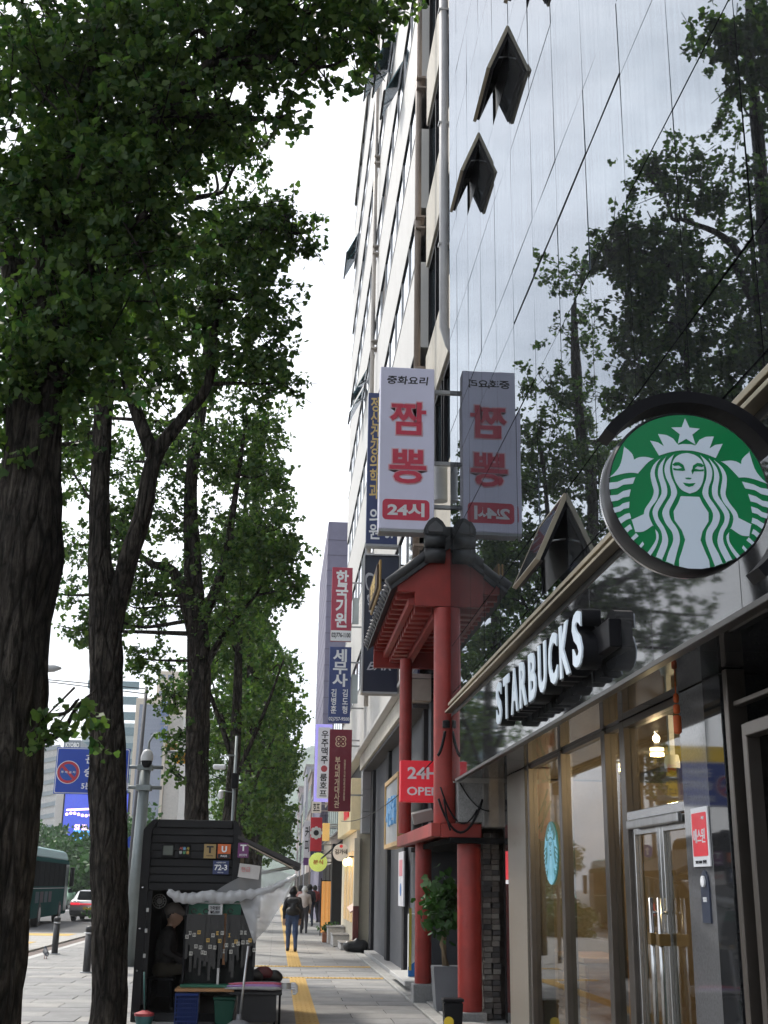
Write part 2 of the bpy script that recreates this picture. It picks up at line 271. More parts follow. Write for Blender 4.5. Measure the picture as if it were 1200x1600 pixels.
def nets(caps, h=.02, k=.02, pad=.06):
    """one continuous surface round a set of tapered capsules [(a, b, ra, rb, group)] -> verts, faces, group per face"""
    A = np.array([list(c[0]) for c in caps], float); B = np.array([list(c[1]) for c in caps], float); ra = np.array([c[2] for c in caps]); rb = np.array([c[3] for c in caps])
    lo = np.minimum(A-ra[:, None], B-rb[:, None]).min(0)-pad; hi = np.maximum(A+ra[:, None], B+rb[:, None]).max(0)+pad
    dim = np.ceil((hi-lo)/h).astype(int)+1
    g = np.stack(np.meshgrid(*[lo[i]+h*np.arange(dim[i]) for i in range(3)], indexing='ij'), -1)
    def dist(P):
        out = []
        for a, b, r0, r1 in zip(A, B, ra, rb):
            ab = b-a; t = np.clip(((P-a) @ ab)/max(ab @ ab, 1e-9), 0, 1); out.append(np.linalg.norm(P-(a+t[..., None]*ab), axis=-1)-(r0+(r1-r0)*t))
        return np.stack(out)
    D = dist(g); f = -k*np.log(np.exp(-np.clip(D/k, -40, 40)).sum(0)); s = f < 0
    idx = -np.ones(tuple(dim-1), int); acc = np.zeros(tuple(dim-1)+(3,)); cnt = np.zeros(tuple(dim-1))
    off = [(i, j, q) for i in (0, 1) for j in (0, 1) for q in (0, 1)]
    sl = lambda o: tuple(slice(o[d], dim[d]-1+o[d]) for d in range(3))
    for a in off:
        for d in range(3):
            if a[d]: continue
            b = list(a); b[d] = 1; fa, fb = f[sl(a)], f[sl(b)]; c = (fa < 0) != (fb < 0); t = np.where(c, fa/np.where(c, fa-fb, 1), 0)
            p = g[sl(a)].copy(); p[..., d] += t*h; acc += np.where(c[..., None], p, 0); cnt += c
    m = cnt > 0; idx[m] = np.arange(m.sum()); V = acc[m]/cnt[m][:, None]; Fc = []
    for d in range(3):
        o1 = [0, 0, 0]; o1[d] = 1; a = s[tuple(slice(0, dim[q]-o1[q]) for q in range(3))]; b = s[tuple(slice(o1[q], dim[q]) for q in range(3))]
        for i, j, q in np.argwhere(a != b):
            e, w_ = (d+1) % 3, (d+2) % 3; c = []
            for (x, y) in ((0, 0), (-1, 0), (-1, -1), (0, -1)):
                p = [i, j, q]; p[e] += x; p[w_] += y; c.append(idx[tuple(p)])
            Fc.append(tuple(c) if a[i, j, q] else tuple(c[::-1]))
    cen = np.array([V[list(fc)].mean(0) for fc in Fc]); gi = np.array([c[4] for c in caps])[dist(cen).argmin(0)]
    return V, Fc, gi
def body(name, caps, mats, parent=None, loc=(0, 0, 0), rotz=0., h=.02, k=.02):
    V, Fc, gi = nets(caps, h, k); me = mesh(name, V, Fc, True)
    for q in mats: me.materials.append(q)
    me.polygons.foreach_set('material_index', gi.astype(np.int32)); me.update()
    return link(name, me, None, parent, loc, (0, 0, rotz))

# ================================================================ THE SETTING
def mat_paving(name, sw, sh, c1, c2, cm, rough=.8):
    m = bpy.data.materials.new(name); m.use_nodes = True; t = m.node_tree; b = t.nodes['Principled BSDF']; l = t.links.new
    c = t.nodes.new('ShaderNodeTexCoord'); br = t.nodes.new('ShaderNodeTexBrick'); br.inputs['Scale'].default_value = 1; br.inputs['Brick Width'].default_value = sw; br.inputs['Row Height'].default_value = sh
    br.inputs['Mortar Size'].default_value = .008; br.inputs['Color1'].default_value = (*c1, 1); br.inputs['Color2'].default_value = (*c2, 1); br.inputs['Mortar'].default_value = (*cm, 1)
    n = t.nodes.new('ShaderNodeTexNoise'); n.inputs['Scale'].default_value = .9; n.inputs['Detail'].default_value = 8; n.inputs['Roughness'].default_value = .7
    r = t.nodes.new('ShaderNodeMapRange'); r.inputs['From Min'].default_value = .3; r.inputs['From Max'].default_value = .7; r.inputs['To Min'].default_value = .72; r.inputs['To Max'].default_value = 1.1
    x = t.nodes.new('ShaderNodeMix'); x.data_type = 'RGBA'; x.blend_type = 'MULTIPLY'; x.inputs['Factor'].default_value = 1
    l(c.outputs['Object'], br.inputs['Vector']); l(c.outputs['Object'], n.inputs['Vector']); l(n.outputs[0], r.inputs[0]); l(br.outputs[0], x.inputs['A']); l(r.outputs[0], x.inputs['B']); l(x.outputs['Result'], b.inputs['Base Color'])
    b.inputs['Roughness'].default_value = rough; MATS[name] = m; return m
def sheet(name, pts, z, m, parent=None):
    return link(name, mesh(name, [(x, y, z) for x, y in pts], [tuple(range(len(pts)))]), m, parent)
ASPH = mat('asphalt', (.075, .073, .072), .9, var=.3, vs=1.2, bump=.3, bs=60, coords='Object')
PAV = mat_paving('granite_paving', 1.0, .6, (.30, .295, .285), (.25, .25, .245), (.13, .125, .12))
struct(sheet('ground', [(-3000, -800), (3000, -800), (3000, 5000), (-3000, 5000)], -.16, mat('far_ground', (.12, .12, .11), .9)))
struct(sheet('road', [(-34, -60), (-6.45, -60), (-6.45, 420), (-34, 420)], -.15, ASPH))
gut = struct(sheet('cycle_strip', [(-6.45, -60), (-5.62, -60), (-5.62, 420), (-6.45, 420)], -.146, mat('brown_asphalt', (.15, .115, .10), .9, var=.2, dirt=.3)))
cw = struct(box('raised_crossing', -13.5, -6.5, 34, 47, -.148, -.10, mat('pale_block_paving', (.36, .345, .32), .85, var=.15, vs=2, dirt=.3), bev=.02))
for i, (x0, x1, y0, y1) in enumerate(((-9.6, -7.0, 44.2, 46), (-13, -10.2, 43.9, 45.9), (-9.2, -7.2, 38.4, 39.6))):
    struct(box('crossing_marking', x0, x1, y0, y1, -.0998, -.094, mat('yellow_road_paint', (.55, .36, .09), .8, var=.3, dirt=.5), bev=0))
for y0 in (60, 68, 76, 84, 92, 100, 108, 116): struct(sheet('lane_marking', [(-13.8, y0), (-13.65, y0), (-13.65, y0+3.5), (-13.8, y0+3.5)], -.144, WHITE))
struct(sheet('lane_line', [(-7.1, 48), (-6.98, 48), (-6.98, 300), (-7.1, 300)], -.144, WHITE))
KERB = mat('kerb_granite', (.46, .455, .44), .8, var=.2, vs=20, dirt=.25)
kb = link('kerb', None); struct(kb)
for i in range(58): box('kerb_stone', -5.62, -5.42, 12+i*1.0, 12.99+i*1.0, -.2, 0.006, KERB, kb, .012)
sw = struct(link('sidewalk', mesh('sidewalk', *[list(t) for t in bgeo(-5.42, 2.25, -40, 420, -.2, -.03)]), mat('paving_bed', (.12, .115, .11), .95)))
struct(box('sidewalk_far', -5.42, 2.25, 26.6, 420, -.03, -.0, PAV, bev=0), 'structure'); struct(box('sidewalk_near', -5.42, 2.25, -40, 14.6, -.03, 0, PAV, bev=0))
SLAB = [mat('slab_%s' % 'abcd'[i], c, .78, var=.2, vs=5, dirt=.6, bump=.08) for i, c in enumerate(((.285, .28, .27), (.25, .25, .245), (.31, .30, .285), (.225, .225, .225)))]
_sl = [box_me(.992, .592, .05, .006) for _ in range(4)]
for i in range(4): _sl[i].materials.append(SLAB[i])
for r in range(20):
    for c in range(9):
        x = -5.42+.48+(c*1.0 if r % 2 else c*1.0-.5); y = 14.6+.3+r*.6
        if x-.5 < -5.6: continue
        if x+.5 > 2.26:
            if x-.5 < 2.1: box('paving_slab', x-.496, 2.246, y-.296, y+.296, -.05, 0, SLAB[r % 4], sw, .006)
            continue
        link('paving_slab', random.choice(_sl), None, sw, (x, y, -.025+random.uniform(-.003, .002)), (random.uniform(-.003, .003), random.uniform(-.003, .003), 0))
# tactile guide strip: yellow tiles with four raised bars, warning tiles with bumps
YEL = mat('tactile_yellow', (.52, .33, .09), .8, var=.22, vs=4, dirt=.55)
def tile_me(bars):
    g = [bgeo(-.147, .147, -.147, .147, -.02, .004)]
    if bars: g += [bgeo(x-.012, x+.012, -.13, .13, .003, .01) for x in (-.1, -.035, .035, .1)]
    else: g += [tube_geo([(x, y, .003), (x, y, .01)], [.02, .014], 6) for x in (-.1, -.03, .04, .11) for y in (-.1, -.03, .04, .11)]
    V, Fc = [], []
    for vs, fs in g: k = len(V); V += vs; Fc += [tuple(i+k for i in f) for f in fs]
    me = mesh('tactile_tile', V, Fc); me.materials.append(YEL); return me
TB, TD = tile_me(True), tile_me(False)
for i in range(31): link('tactile_tile', TB, None, sw, (.455, 14.8+i*.3, .002), (0, 0, random.uniform(-.006, .006)))
for yy in (24.1, 27.4):
    for i in range(10): link('tactile_tile', TD, None, sw, (-.45+i*.3, yy, .002))
for i in range(22): link('tactile_tile', TB, None, sw, (.455, 27.7+i*.3, .002))
struct(box('tactile_strip_far', .305, .605, 34.3, 120, -.02, .006, YEL, bev=0))

# ================================================================ GLASS-FRONTED CORNER BUILDING
X0 = 2.2
gb = thing('glass_building', 'mirror glass fronted building with a dark polished stone coffee shop front', 'building', (X0, 5, 0))
box('core_wall', X0+.5, 16, -14, 15.75, 4.0, 29.5, DARK, gb, 0)
box('backing_wall', X0+.03, X0+.1, -14, 15.78, 3.966, 29.5, mat('joint_black', (.012, .012, .014), .5), gb, 0)
box('end_wall', X0+.03, X0+.5, 15.75, 15.8, 2.95, 29.5, CONC, gb, 0)
zb = [4.08, 4.71, 6.15, 7.155]; bands = []
z = 4.08
for fl in range(9):
    o = fl*3.07
    for a, b in ((4.08, 4.71), (4.71, 6.15), (6.15, 7.155)): bands.append((a+o, b+o))
ycols = [5.05+i for i in range(-3, 11)]
SASH = {(9.05, 0), (9.05, 6), (11.05, 6), (13.05, 6)}          # open sashes, one module wide
def gpanel(y0, y1, z0, z1):
    g = .007; jit = .0028
    o = box('glass_panel', X0, X0+.02, y0+g, y1-g, z0+g, z1-g, MIRROR, gb, .0)
    o.rotation_euler = (0, RNG.normal(0, jit), RNG.normal(0, jit)); return o
for bi, (za, zb_) in enumerate(bands):
    if za > 17: break
    skip = set()
    for (sy, sb) in SASH:
        if sb == bi: skip |= {round(sy, 2)}
    for y in ycols:
        if round(y, 2) in skip: continue
        gpanel(y, min(y+1, 15.78), za+(.03 if bi == 3 and 7 < y < 10.5 else 0), zb_)
    gpanel(15.05, 15.78, za, zb_)
for fl in range(4, 8):
    for y in range(-14, 16, 2):
        if fl*3.07+4.08 > 17: gpanel(y, min(y+2, 15.78), 4.08+fl*3.07, 7.15+fl*3.07)
for z0, z1 in ((4.08, 10.2), (10.2, 16.3)):
    for y in range(-14, 2, 4): gpanel(y, min(y+4, 2.05), z0, z1)
def sash(y0, z0, z1, ang):
    """top-hung window sash pushed out at the bottom, two modules wide"""
    h = z1-z0-.02; w_ = .985; s = link('window_sash', None, parent=gb, loc=(X0-.005, y0+.5, z1-.012))
    fr = mat('sash_frame', (.27, .235, .17), .4, .6); fi = BLACKM
    def pc(nm, a, b, c, d, e, f, m): o = link(nm, mesh(nm, *bgeo(a, b, c, d, e, f)), m); o.parent = s; return o
    pc('pane', -.004, .004, -w_/2+.02, w_/2-.02, -h+.02, -.02, MIRROR)
    pc('inner_pane', .0045, .012, -w_/2+.03, w_/2-.03, -h+.03, -.03, mat('sash_inner_glass', (.05, .065, .07), .12, spec=.8))
    multi_ = [bgeo(.012, .06, -w_/2+.03, w_/2-.03, -h+.02, -h+.08), bgeo(.012, .06, -w_/2+.03, w_/2-.03, -.08, -.02), bgeo(.012, .06, -w_/2+.03, -w_/2+.09, -h+.08, -.08), bgeo(.012, .06, w_/2-.09, w_/2-.03, -h+.08, -.08)]
    V, Fc = [], []
    for vs, fs in multi_: k = len(V); V += vs; Fc += [tuple(i+k for i in f) for f in fs]
    o = link('inner_frame', mesh('inner_frame', V, Fc), BLACKM); o.parent = s
    V, Fc = [], []
    for vs, fs in [bgeo(-.008, .03, -w_/2, w_/2, -h, -h+.02), bgeo(-.008, .03, -w_/2, w_/2, -.02, 0), bgeo(-.008, .03, -w_/2, -w_/2+.02, -h+.02, -.02), bgeo(-.008, .03, w_/2-.02, w_/2, -h+.02, -.02)]: k = len(V); V += vs; Fc += [tuple(i+k for i in f) for f in fs]
    o = link('frame', mesh('frame', V, Fc), fr); o.parent = s
    s.rotation_euler = (0, math.radians(ang), 0)
    # black board painted as dark as the unlit room behind
    box('dark_room_board', X0+.101, X0+.13, y0+.01, y0+.99, z0+.01, z1-.01, DARK, gb, 0)
    tube('stay_arm', [(X0, y0+.06, z0+.25), (X0-.17, y0+.06, z0+.22)], .008, ALU, gb, 6)
for sy, sb in sorted(SASH): sash(sy, *bands[sb], 22 if sb == 6 else 24)
# polished stone band over the shop, bronze trim and soffit
for y in np.arange(-6, 15.6, 1.44):
    box('fascia_panel', X0-.01, X0+.03, y+.002, min(y+1.438, 15.2), 2.95, 3.78, GRANITE, gb, .003)
box('bronze_trim', X0-.085, X0+.03, -6, 15.75, 3.835, 3.862, BRONZE, gb, .005); box('bronze_trim', X0-.05, X0+.03, -6, 15.7, 3.925, 3.965, BRONZE, gb, .005); box('trim_channel', X0-.02, X0+.03, -6, 15.7, 3.863, 3.924, BLACKM, gb, 0); box('trim_channel', X0-.005, X0+.03, -6, 15.7, 3.781, 3.834, BLACKM, gb, 0)
for y in ycols+[15.05]: gpanel(y, min(y+1, 15.78), 3.967, 4.08)
XS = 2.74
for y in np.arange(-6, 15.2, 2.1): box('soffit_panel', X0+.032, 4.2, y+.003, min(y+2.097, 15.2), 2.96, 2.985, GRANITE, gb, .003)
box('fascia_lip', X0-.03, X0+.031, -6, 15.2, 2.915, 2.949, mat('dark_bronze', (.06, .055, .05), .35, .6), gb, .004)
# shop front: pillars, mullions, panes, double door
MUL = mat('bronze_mullion', (.115, .10, .088), .34, .8, var=.12)
def mull(y0, y1, z0=.1, z1=2.955, x=XS, d=.12, m=None, name='mullion'): return box(name, x, x+d, y0, y1, z0, z1, m or MUL, gb, .006)
box('header_rail', XS+.02, XS+.1, 8.0, 13.9, 2.925, 2.9592, MUL, gb, 0); box('shop_plinth', XS-.03, XS+.2, 9.8, 14.7, 0, .1, GREYGR, gb, .01)
mull(13.68, 14.75, 0.0, d=.3, m=mat('grey_stone_pier', (.19, .17, .14), .35, var=.15, vs=40), name='stone_pier')
for a, b in ((13.45, 13.53), (11.86, 11.97), (10.2, 10.32), (9.6, 9.74)): mull(a, b)
def pane(y0, y1, z0, z1, name='shop_window', x=XS+.05, m=None): return box(name, x, x+.01, y0, y1, z0, z1, m or SHOPGL, gb, 0)
for a, b in ((13.53, 13.68), (11.97, 13.45), (10.32, 11.86), (9.74, 10.2)): pane(a, b, .1, 2.95)
box('transom', XS, XS+.12, 8.15, 9.6, 2.17, 2.24, STEEL, gb, .006); box('transom', XS, XS+.12, 8.15, 9.6, 2.9, 2.955, MUL, gb, .006); pane(8.15, 9.6, 2.24, 2.9, 'transom_light')
def door(y0, y1, hy):
    d = link('door', None, parent=gb, loc=(XS+.06, (y0+y1)/2, 0)); 
    def pc(nm, a, b, c, e, f, g, m): return box(nm, a, b, c, e, f, g, m, d, .004)
    pc('door_pane', XS+.055, XS+.065, y0+.07, y1-.07, .22, 2.06, SHOPGL)
    pc('door_rail', XS+.03, XS+.09, y0+.071, y1-.071, .02, .22, STEEL); pc('door_rail', XS+.03, XS+.09, y0+.071, y1-.071, 2.06, 2.165, STEEL)
    pc('door_stile', XS+.03, XS+.09, y0, y0+.07, .02, 2.165, STEEL); pc('door_stile', XS+.03, XS+.09, y1-.07, y1, .02, 2.165, STEEL)
    h = tube('handle', [(XS-.03, hy, .55), (XS-.03, hy, 1.6)], .018, STEEL, d); 
    for z in (.65, 1.5): tube('handle_post', [(XS-.03, hy, z), (XS+.03, hy, z)], .012, STEEL, d, 8)
    pc('handle_clamp', XS-.055, XS+.03, hy-.035, hy+.035, 1.28, 1.36, mat('brass_clamp', (.2, .13, .05), .4, .8)); pc('handle_clamp', XS-.055, XS+.03, hy-.035, hy+.035, .62, .69, mat('brass_clamp', (.2, .13, .05)))
    return d
door(8.88, 9.595, 8.98); door(8.16, 8.87, 8.78)
box('door_closer', XS-.04, XS+.0, 8.25, 9.5, 2.1, 2.165, ALU, gb, .01)
box('stone_pillar', XS-.02, XS+.4, 7.62, 8.145, 0, 2.955, mat('polished_grey_granite', (.13, .13, .135), .06, spec=.6, var=.22, vs=70, coat=.3), gb, .004)
box('black_pillar', XS-.03, XS+.4, 7.30, 7.615, 0, 2.955, GRANITE, gb, .004)
box('side_door_frame', XS-.06, XS+.06, 7.10, 7.17, 0, 2.95, MUL, gb, .006); box('side_door_frame', XS-.03, XS+.06, 6.92, 6.99, 0, 2.6, MUL, gb, .006)
box('side_door_head', XS-.04, XS+.06, 4.4, 6.919, 2.52, 2.6, MUL, gb, .006); box('side_door_head', XS-.03, XS+.03, 4.4, 7.09, 2.72, 2.75, MUL, gb, .004)
box('side_shop_wall', XS+.5, XS+.6, -4, 7.2, 0, 2.95, DARK, gb, 0); pane(4.4, 6.92, .05, 2.52, 'side_door_pane', m=mat_glass('dark_glass', (.03, .03, .033), ior=1.12))
# inside the coffee shop
box('shop_floor', XS+.15, 9, 7.3, 15.2, -.05, .04, mat('shop_floor', (.12, .10, .085), .35, var=.2), gb, 0); box('shop_back_wall', 7.2, 7.3, 7.2, 15.3, 0, 2.95, mat('shop_wall', (.34, .26, .18), .7, var=.2), gb, 0)
box('shop_end_wall', 3.05, 7.2, 15.2, 15.3, 0, 2.95, mat('shop_wall', (.3, .25, .2), .7), gb, 0); box('shop_inner_wall', 3.2, 7.2, 7.2, 7.3, 0, 2.95, mat('shop_wall', (.3, .25, .2), .7), gb, 0)
for i, y in enumerate((8.6, 10.2, 11.8, 13.4)): 
    lp = lathe('ceiling_lamp', [(.0, 0), (.07, 0), (.07, -.03), (0, -.03)], (3.7, y, 2.95), mat('warm_lamp', (1, .75, .4), emit=6, ecol=(1, .7, .35)), gb, 14)
    li = bpy.data.lights.new('ceiling_lamp_light', 'POINT'); li.energy = 26; li.color = (1, .72, .42); li.shadow_soft_size = .03; lo = bpy.data.objects.new('ceiling_lamp_light', li); COL.objects.link(lo); lo.parent = lp; lo.location = (0, 0, -.12)
wb = thing('wooden_bench', 'slatted wooden bench counter inside the coffee shop window', 'counter', (3.1, 12.6, 0.04))
for i in range(7): box('plank', 3.0, 3.03, 12.2, 13.4, .12+i*.12, .23+i*.12, WOOD, wb, .006)
box('counter_top', 2.98, 3.5, 12.15, 13.45, .97, 1.02, WOOD, wb, .008); box('counter_side', 3.031, 3.45, 12.2, 12.24, .05, .97, WOOD, wb, .006); box('counter_side', 3.031, 3.45, 13.36, 13.4, .05, .97, WOOD, wb, .006)
ds = thing('display_fridge', 'pale glass fronted drinks fridge just inside the coffee shop door', 'fridge', (3.7, 8.7, .04))
box('cabinet', 3.7, 4.3, 8.0, 9.6, .04, 1.35, mat('fridge_white', (.62, .66, .66), .35, emit=.15), ds, .03); box('fridge_pane', 3.67, 3.69, 8.06, 9.54, .2, 1.28, mat_glass('fridge_glass', (.75, .85, .85)), ds, 0)
for k, zz in enumerate((.5, .8, 1.06)): box('shelf', 3.705-.03, 3.699, 8.08, 9.52, zz, zz+.02, ALU, ds, 0)
for i, (y, c) in enumerate(((8.3, (.5, .12, .03)), (8.5, (.03, .03, .03)), (8.75, (.1, .35, .2)), (9.0, (.5, .3, .08)), (9.25, (.4, .4, .35)))):
    lathe('bottle', [(.03, 0), (.032, .02), (.032, .14), (.012, .19), (.012, .23)], (3.66, y, .82 if i % 2 else .52), mat('bottle_%s' % 'abcde'[i], c, .2), ds, 12)
mb = thing('menu_board', 'yellow and green poster board behind the coffee shop door', 'board', (4.35, 8.7, 1.45))
for i, (a, b, c) in enumerate(((8.05, 8.5, (.5, .5, .12)), (8.55, 9.0, (.45, .3, .12)), (9.05, 9.5, (.45, .55, .4)))): box('poster', 4.33, 4.35, a, b, 1.45, 1.75, mat('poster_%s' % 'abc'[i], c, .5), mb, 0)

# ---------------------------------------------------------------- the round sign, its emblem, and the lettered sign
def emblem_polys():
    """outlines of the emblem, in units of the disc radius; left half drawn, right half mirrored"""
    def T(x, y):
        xa = 617+(y-210)*.0667; yy = y-(x-xa)*.043
        return ((x-xa)/540., -(yy-705)/527.)
    S = []   # smooth halves
    S.append([(200, 408), (200, 409), (228, 430), (258, 462), (268, 497), (268, 498), (300, 482), (345, 478), (400, 490), (400, 491), (365, 515), (330, 553), (298, 590), (298, 591), (250, 586), (190, 594), (108, 617), (108, 616), (150, 575), (182, 515)])
    for s in ([(105, 655), (160, 650), (205, 630), (280, 618), (264, 662), (200, 668), (160, 692), (107, 700)], [(112, 742), (160, 738), (200, 712), (250, 700), (241, 748), (200, 755), (165, 775), (122, 782)],
              [(134, 825), (175, 815), (200, 795), (243, 784), (241, 825), (205, 832), (185, 848), (147, 857)], [(170, 895), (195, 882), (215, 868), (245, 860), (256, 895), (225, 905), (190, 930)],
              [(213, 963), (235, 945), (250, 936), (266, 968), (250, 972), (234, 990)], [(258, 1027), (290, 995), (308, 1015), (275, 1042)], [(314, 1078), (335, 1052), (346, 1070), (326, 1092)]): S.append(('hard', s))
    S.append([(450, 488), (449, 489), (405, 530), (383, 590), (394, 660), (408, 715), (390, 770), (350, 830), (342, 868), (341, 869), (262, 905), (261, 906), (272, 940), (286, 985), (287, 986), (340, 984), (402, 944), (402, 943), (376, 880), (386, 830), (428, 770), (440, 710), (425, 650), (410, 590), (423, 530)])
    S.append([(485, 480), (484, 481), (444, 535), (434, 600), (453, 670), (459, 730), (426, 790), (400, 850), (420, 920), (458, 980), (467, 1040), (447, 1100), (426, 1152), (427, 1153), (466, 1170), (467, 1169), (499, 1090), (505, 1030), (479, 960), (441, 900), (436, 850), (468, 790), (495, 740), (494, 680), (470, 610), (465, 545)])
    S.append([(540, 462), (539, 463), (495, 505), (478, 560), (490, 620), (518, 680), (524, 740), (490, 800), (466, 860), (490, 930), (533, 990), (540, 1050), (512, 1120), (494, 1182), (495, 1183), (545, 1204), (546, 1203), (568, 1115), (585, 1040), (568, 970), (526, 910), (511, 850), (538, 790), (564, 730), (553, 680), (526, 620), (514, 560), (522, 510)])
    S.append([(422, 975), (421, 976), (427, 1030), (402, 1080), (370, 1124), (371, 1125), (390, 1142), (391, 1141), (422, 1092), (440, 1042), (440, 1000)])
    out = []
    for s in S:
        P = np.array([T(*p) for p in s[1]]) if s[0] == 'hard' else smooth_poly([T(*p) for p in s], 3)
        out += [P, (P*[-1, 1])[::-1]]
    def sym(half, n=3):
        h = smooth_poly([T(*p) for p in half], n)[:-n] if n > 1 else np.array([T(*p) for p in half]); return np.vstack([h, (h*[-1, 1])[::-1]])
    bodyl = [T(*p) for p in ((590, 748), (575, 790), (542, 850), (550, 910), (600, 980), (622, 1040), (602, 1110), (582, 1170), (582, 1216), (640, 1230))]
    out.append(np.array(bodyl+[(-x, y) for x, y in bodyl[::-1]]))
    fl = [T(*p) for p in ((625, 452), (585, 460), (552, 482), (533, 520), (534, 570), (545, 620), (565, 665), (598, 705), (645, 727))]
    fl = [(min(x, -.004), y) for x, y in fl]; face = smooth_poly(np.array(fl+[(-x, y) for x, y in fl[::-1]]), 3)
    cr = [T(*p) for p in ((440, 468), (378, 365), (430, 377), (474, 405), (432, 318), (490, 326), (535, 350), (560, 384), (572, 394), (600, 388))]
    crb = [T(*p) for p in ((600, 431), (560, 435), (500, 448))]
    crown = np.array(cr+[(-x, y) for x, y in cr[::-1]]+[(-x, y) for x, y in crb[::-1]]+crb)
    star = np.array([((.19 if k % 2 == 0 else .083)*math.sin(math.pi*k/5), .755+(.19 if k % 2 == 0 else .083)*math.cos(math.pi*k/5)) for k in range(10)])
    out += [face, crown, star]
    eye = np.array([T(*p) for p in ((530, 532), (548, 517), (575, 516), (605, 535), (618, 572), (600, 576), (560, 572), (538, 570), (536, 556), (565, 562), (598, 556), (575, 538), (545, 542))])
    nose = np.array([T(*p) for p in ((618, 624), (640, 622), (664, 627), (652, 634), (628, 632))]); mouth = np.array([T(*p) for p in ((604, 657), (645, 663), (690, 660), (672, 679), (645, 686), (620, 677))])
    nsd = np.array([T(*p) for p in ((660, 575), (668, 560), (682, 575), (668, 600))])
    return out, [eye, (eye*[-1, 1])[::-1], nose, mouth, nsd]
EMW, EMG = emblem_polys()
GREEN = mat('sign_green', (.0, .17, .05), .3, var=.05, emit=.03, ecol=(.0, .35, .12)); SIGNW = mat('sign_white', (.40, .47, .55), .35, var=.03, emit=.09, ecol=(.75, .87, 1))
rs = thing('round_sign', 'large round green and white emblem sign projecting from the stone band', 'sign', (1.78, 5.0, 3.37))
lathe('drum', [(.33, .14), (.372, .14), (.376, .12), (.376, .012), (.366, .0), (.355, .006)], (1.78, 5.0, 3.37), mat('drum_black', (.02, .02, .023), .3, .3), rs, 72, 'y')
lathe('drum_band', [(.3785, .13), (.3785, .11)], (1.78, 5.0, 3.37), STEEL, rs, 72, 'y')
R_ = .365
lathe('face_disc', [(.35, .0), (R_*.992, .0), (R_*.992, -.004), (.0, -.0041)], (1.78, 5.003, 3.37), GREEN, rs, 72, 'y')
flat('emblem', [P*R_ for P in EMW], (1.78, 4.996, 3.37), SIGNW, rs, depth=.003); flat('emblem_detail', [P*R_ for P in EMG], (1.78, 4.993, 3.37), GREEN, rs, depth=.003)
arc = [math.radians(a) for a in np.linspace(144, -52, 40)]; V = []; Fc = []
for i, a in enumerate(arc):
    for r, y in ((.435, 5.02), (.49, 5.02), (.49, 5.17), (.435, 5.17)): V.append((r*math.cos(a)+.03, y-5.0, r*math.sin(a)))
    if i:
        for k in range(4): Fc.append(((i-1)*4+k, (i-1)*4+(k+1) % 4, i*4+(k+1) % 4, i*4+k))
Fc += [(0, 3, 2, 1), (len(V)-4, len(V)-3, len(V)-2, len(V)-1)]
link('bracket_ring', mesh('bracket_ring', V, Fc), BLACKM, rs, (1.78, 5.0, 3.37))
box('bracket_arm', 2.10, 2.25, 5.05, 5.14, 3.3, 3.44, BLACKM, rs, .005)
ls = thing('shop_name_sign', 'white block letters in black cases reading STARBUCKS on the stone band', 'sign', (2.0, 9.6, 3.3))
box('back_box', 2.11, 2.19, 7.62, 11.35, 3.17, 3.36, BLACKM, ls, .006)
LSW = mat('letter_face', (.45, .52, .60), .3, emit=.10, ecol=(.78, .9, 1)); ys = np.linspace(11.12, 8.05, 9); wd = [.27, .28, .31, .29, .28, .28, .29, .31, .27]
for ch, y, w_ in zip('STARBUCKS', ys, wd):
    k = text(ch, (2.075, y, 3.30), (w_+.028, .415), BLACKM, ls, '-x', .035, .13, 'letter_case'); f = text(ch, (2.004, y, 3.30), (w_, .385), LSW, k, '-x', .03, .012, 'letter_face')
    f.location = (2.004-2.075, 0, 0)
# red notice, slim plate, hanging lantern, window roundel, security camera
r1 = thing('red_notice', 'red and white security company plate on the grey stone pillar by the door', 'sign', (XS-.025, 7.82, 1.98))
box('plate', XS-.034, XS-.022, 7.66, 7.98, 1.80, 2.17, LETW, r1, .003); flat('red_field', [rrect(.27, .27, .01)], (XS-.036, 7.82, 2.0), REDS, r1, '-x'); text('에스원', (XS-.04, 7.82, 1.99), (.22, .09), LETW, r1, '-x', .008)
text('세콤', (XS-.04, 7.74, 2.1), (.05, .02), LETW, r1, '-x'); text('SECOM  안전', (XS-.038, 7.82, 1.83), (.2, .022), LETK, r1, '-x')
r2 = thing('oval_plate', 'dark blue rounded plate with a silver knob below the red notice', 'sign', (XS-.025, 7.8, 1.65))
flat('plate', [[(x*.075, y*.16) for x, y in ((-1, -1), (1, -1), (1, .3), (.8, .7), (.45, .93), (0, 1), (-.45, .93), (-.8, .7), (-1, .3))]], (XS-.026, 7.8, 1.62), mat('navy_plate', (.03, .04, .07), .3), r2, '-x', .01); lathe('knob', [(.035, 0), (.035, -.012), (.02, -.016)], (XS-.034, 7.8, 1.71), LETW, r2, 18, 'x'); text('영업중', (XS-.034, 7.8, 1.6), (.07, .03), LETW, r2, '-x')
hp = at(1058, 1120, X=2.55); hl = thing('hanging_tassel', 'orange hanging lantern tassel under the shop soffit', 'lantern', (2.55, hp.y, 2.75))
for z0, z1, r in ((2.88, 2.96, .004), (2.82, 2.88, .018), (2.75, 2.81, .022), (2.62, 2.74, .026)): lathe('bead', [(r*.6, z0), (r, z0+.01), (r, z1-.01), (r*.6, z1)], (2.55, hp.y, 0), mat('orange_cloth', (.5, .09, .015), .7), hl, 12)
wr = thing('window_roundel', 'pale blue round emblem hanging inside the coffee shop window', 'sign', (XS+.03, 12.5, 2.0))
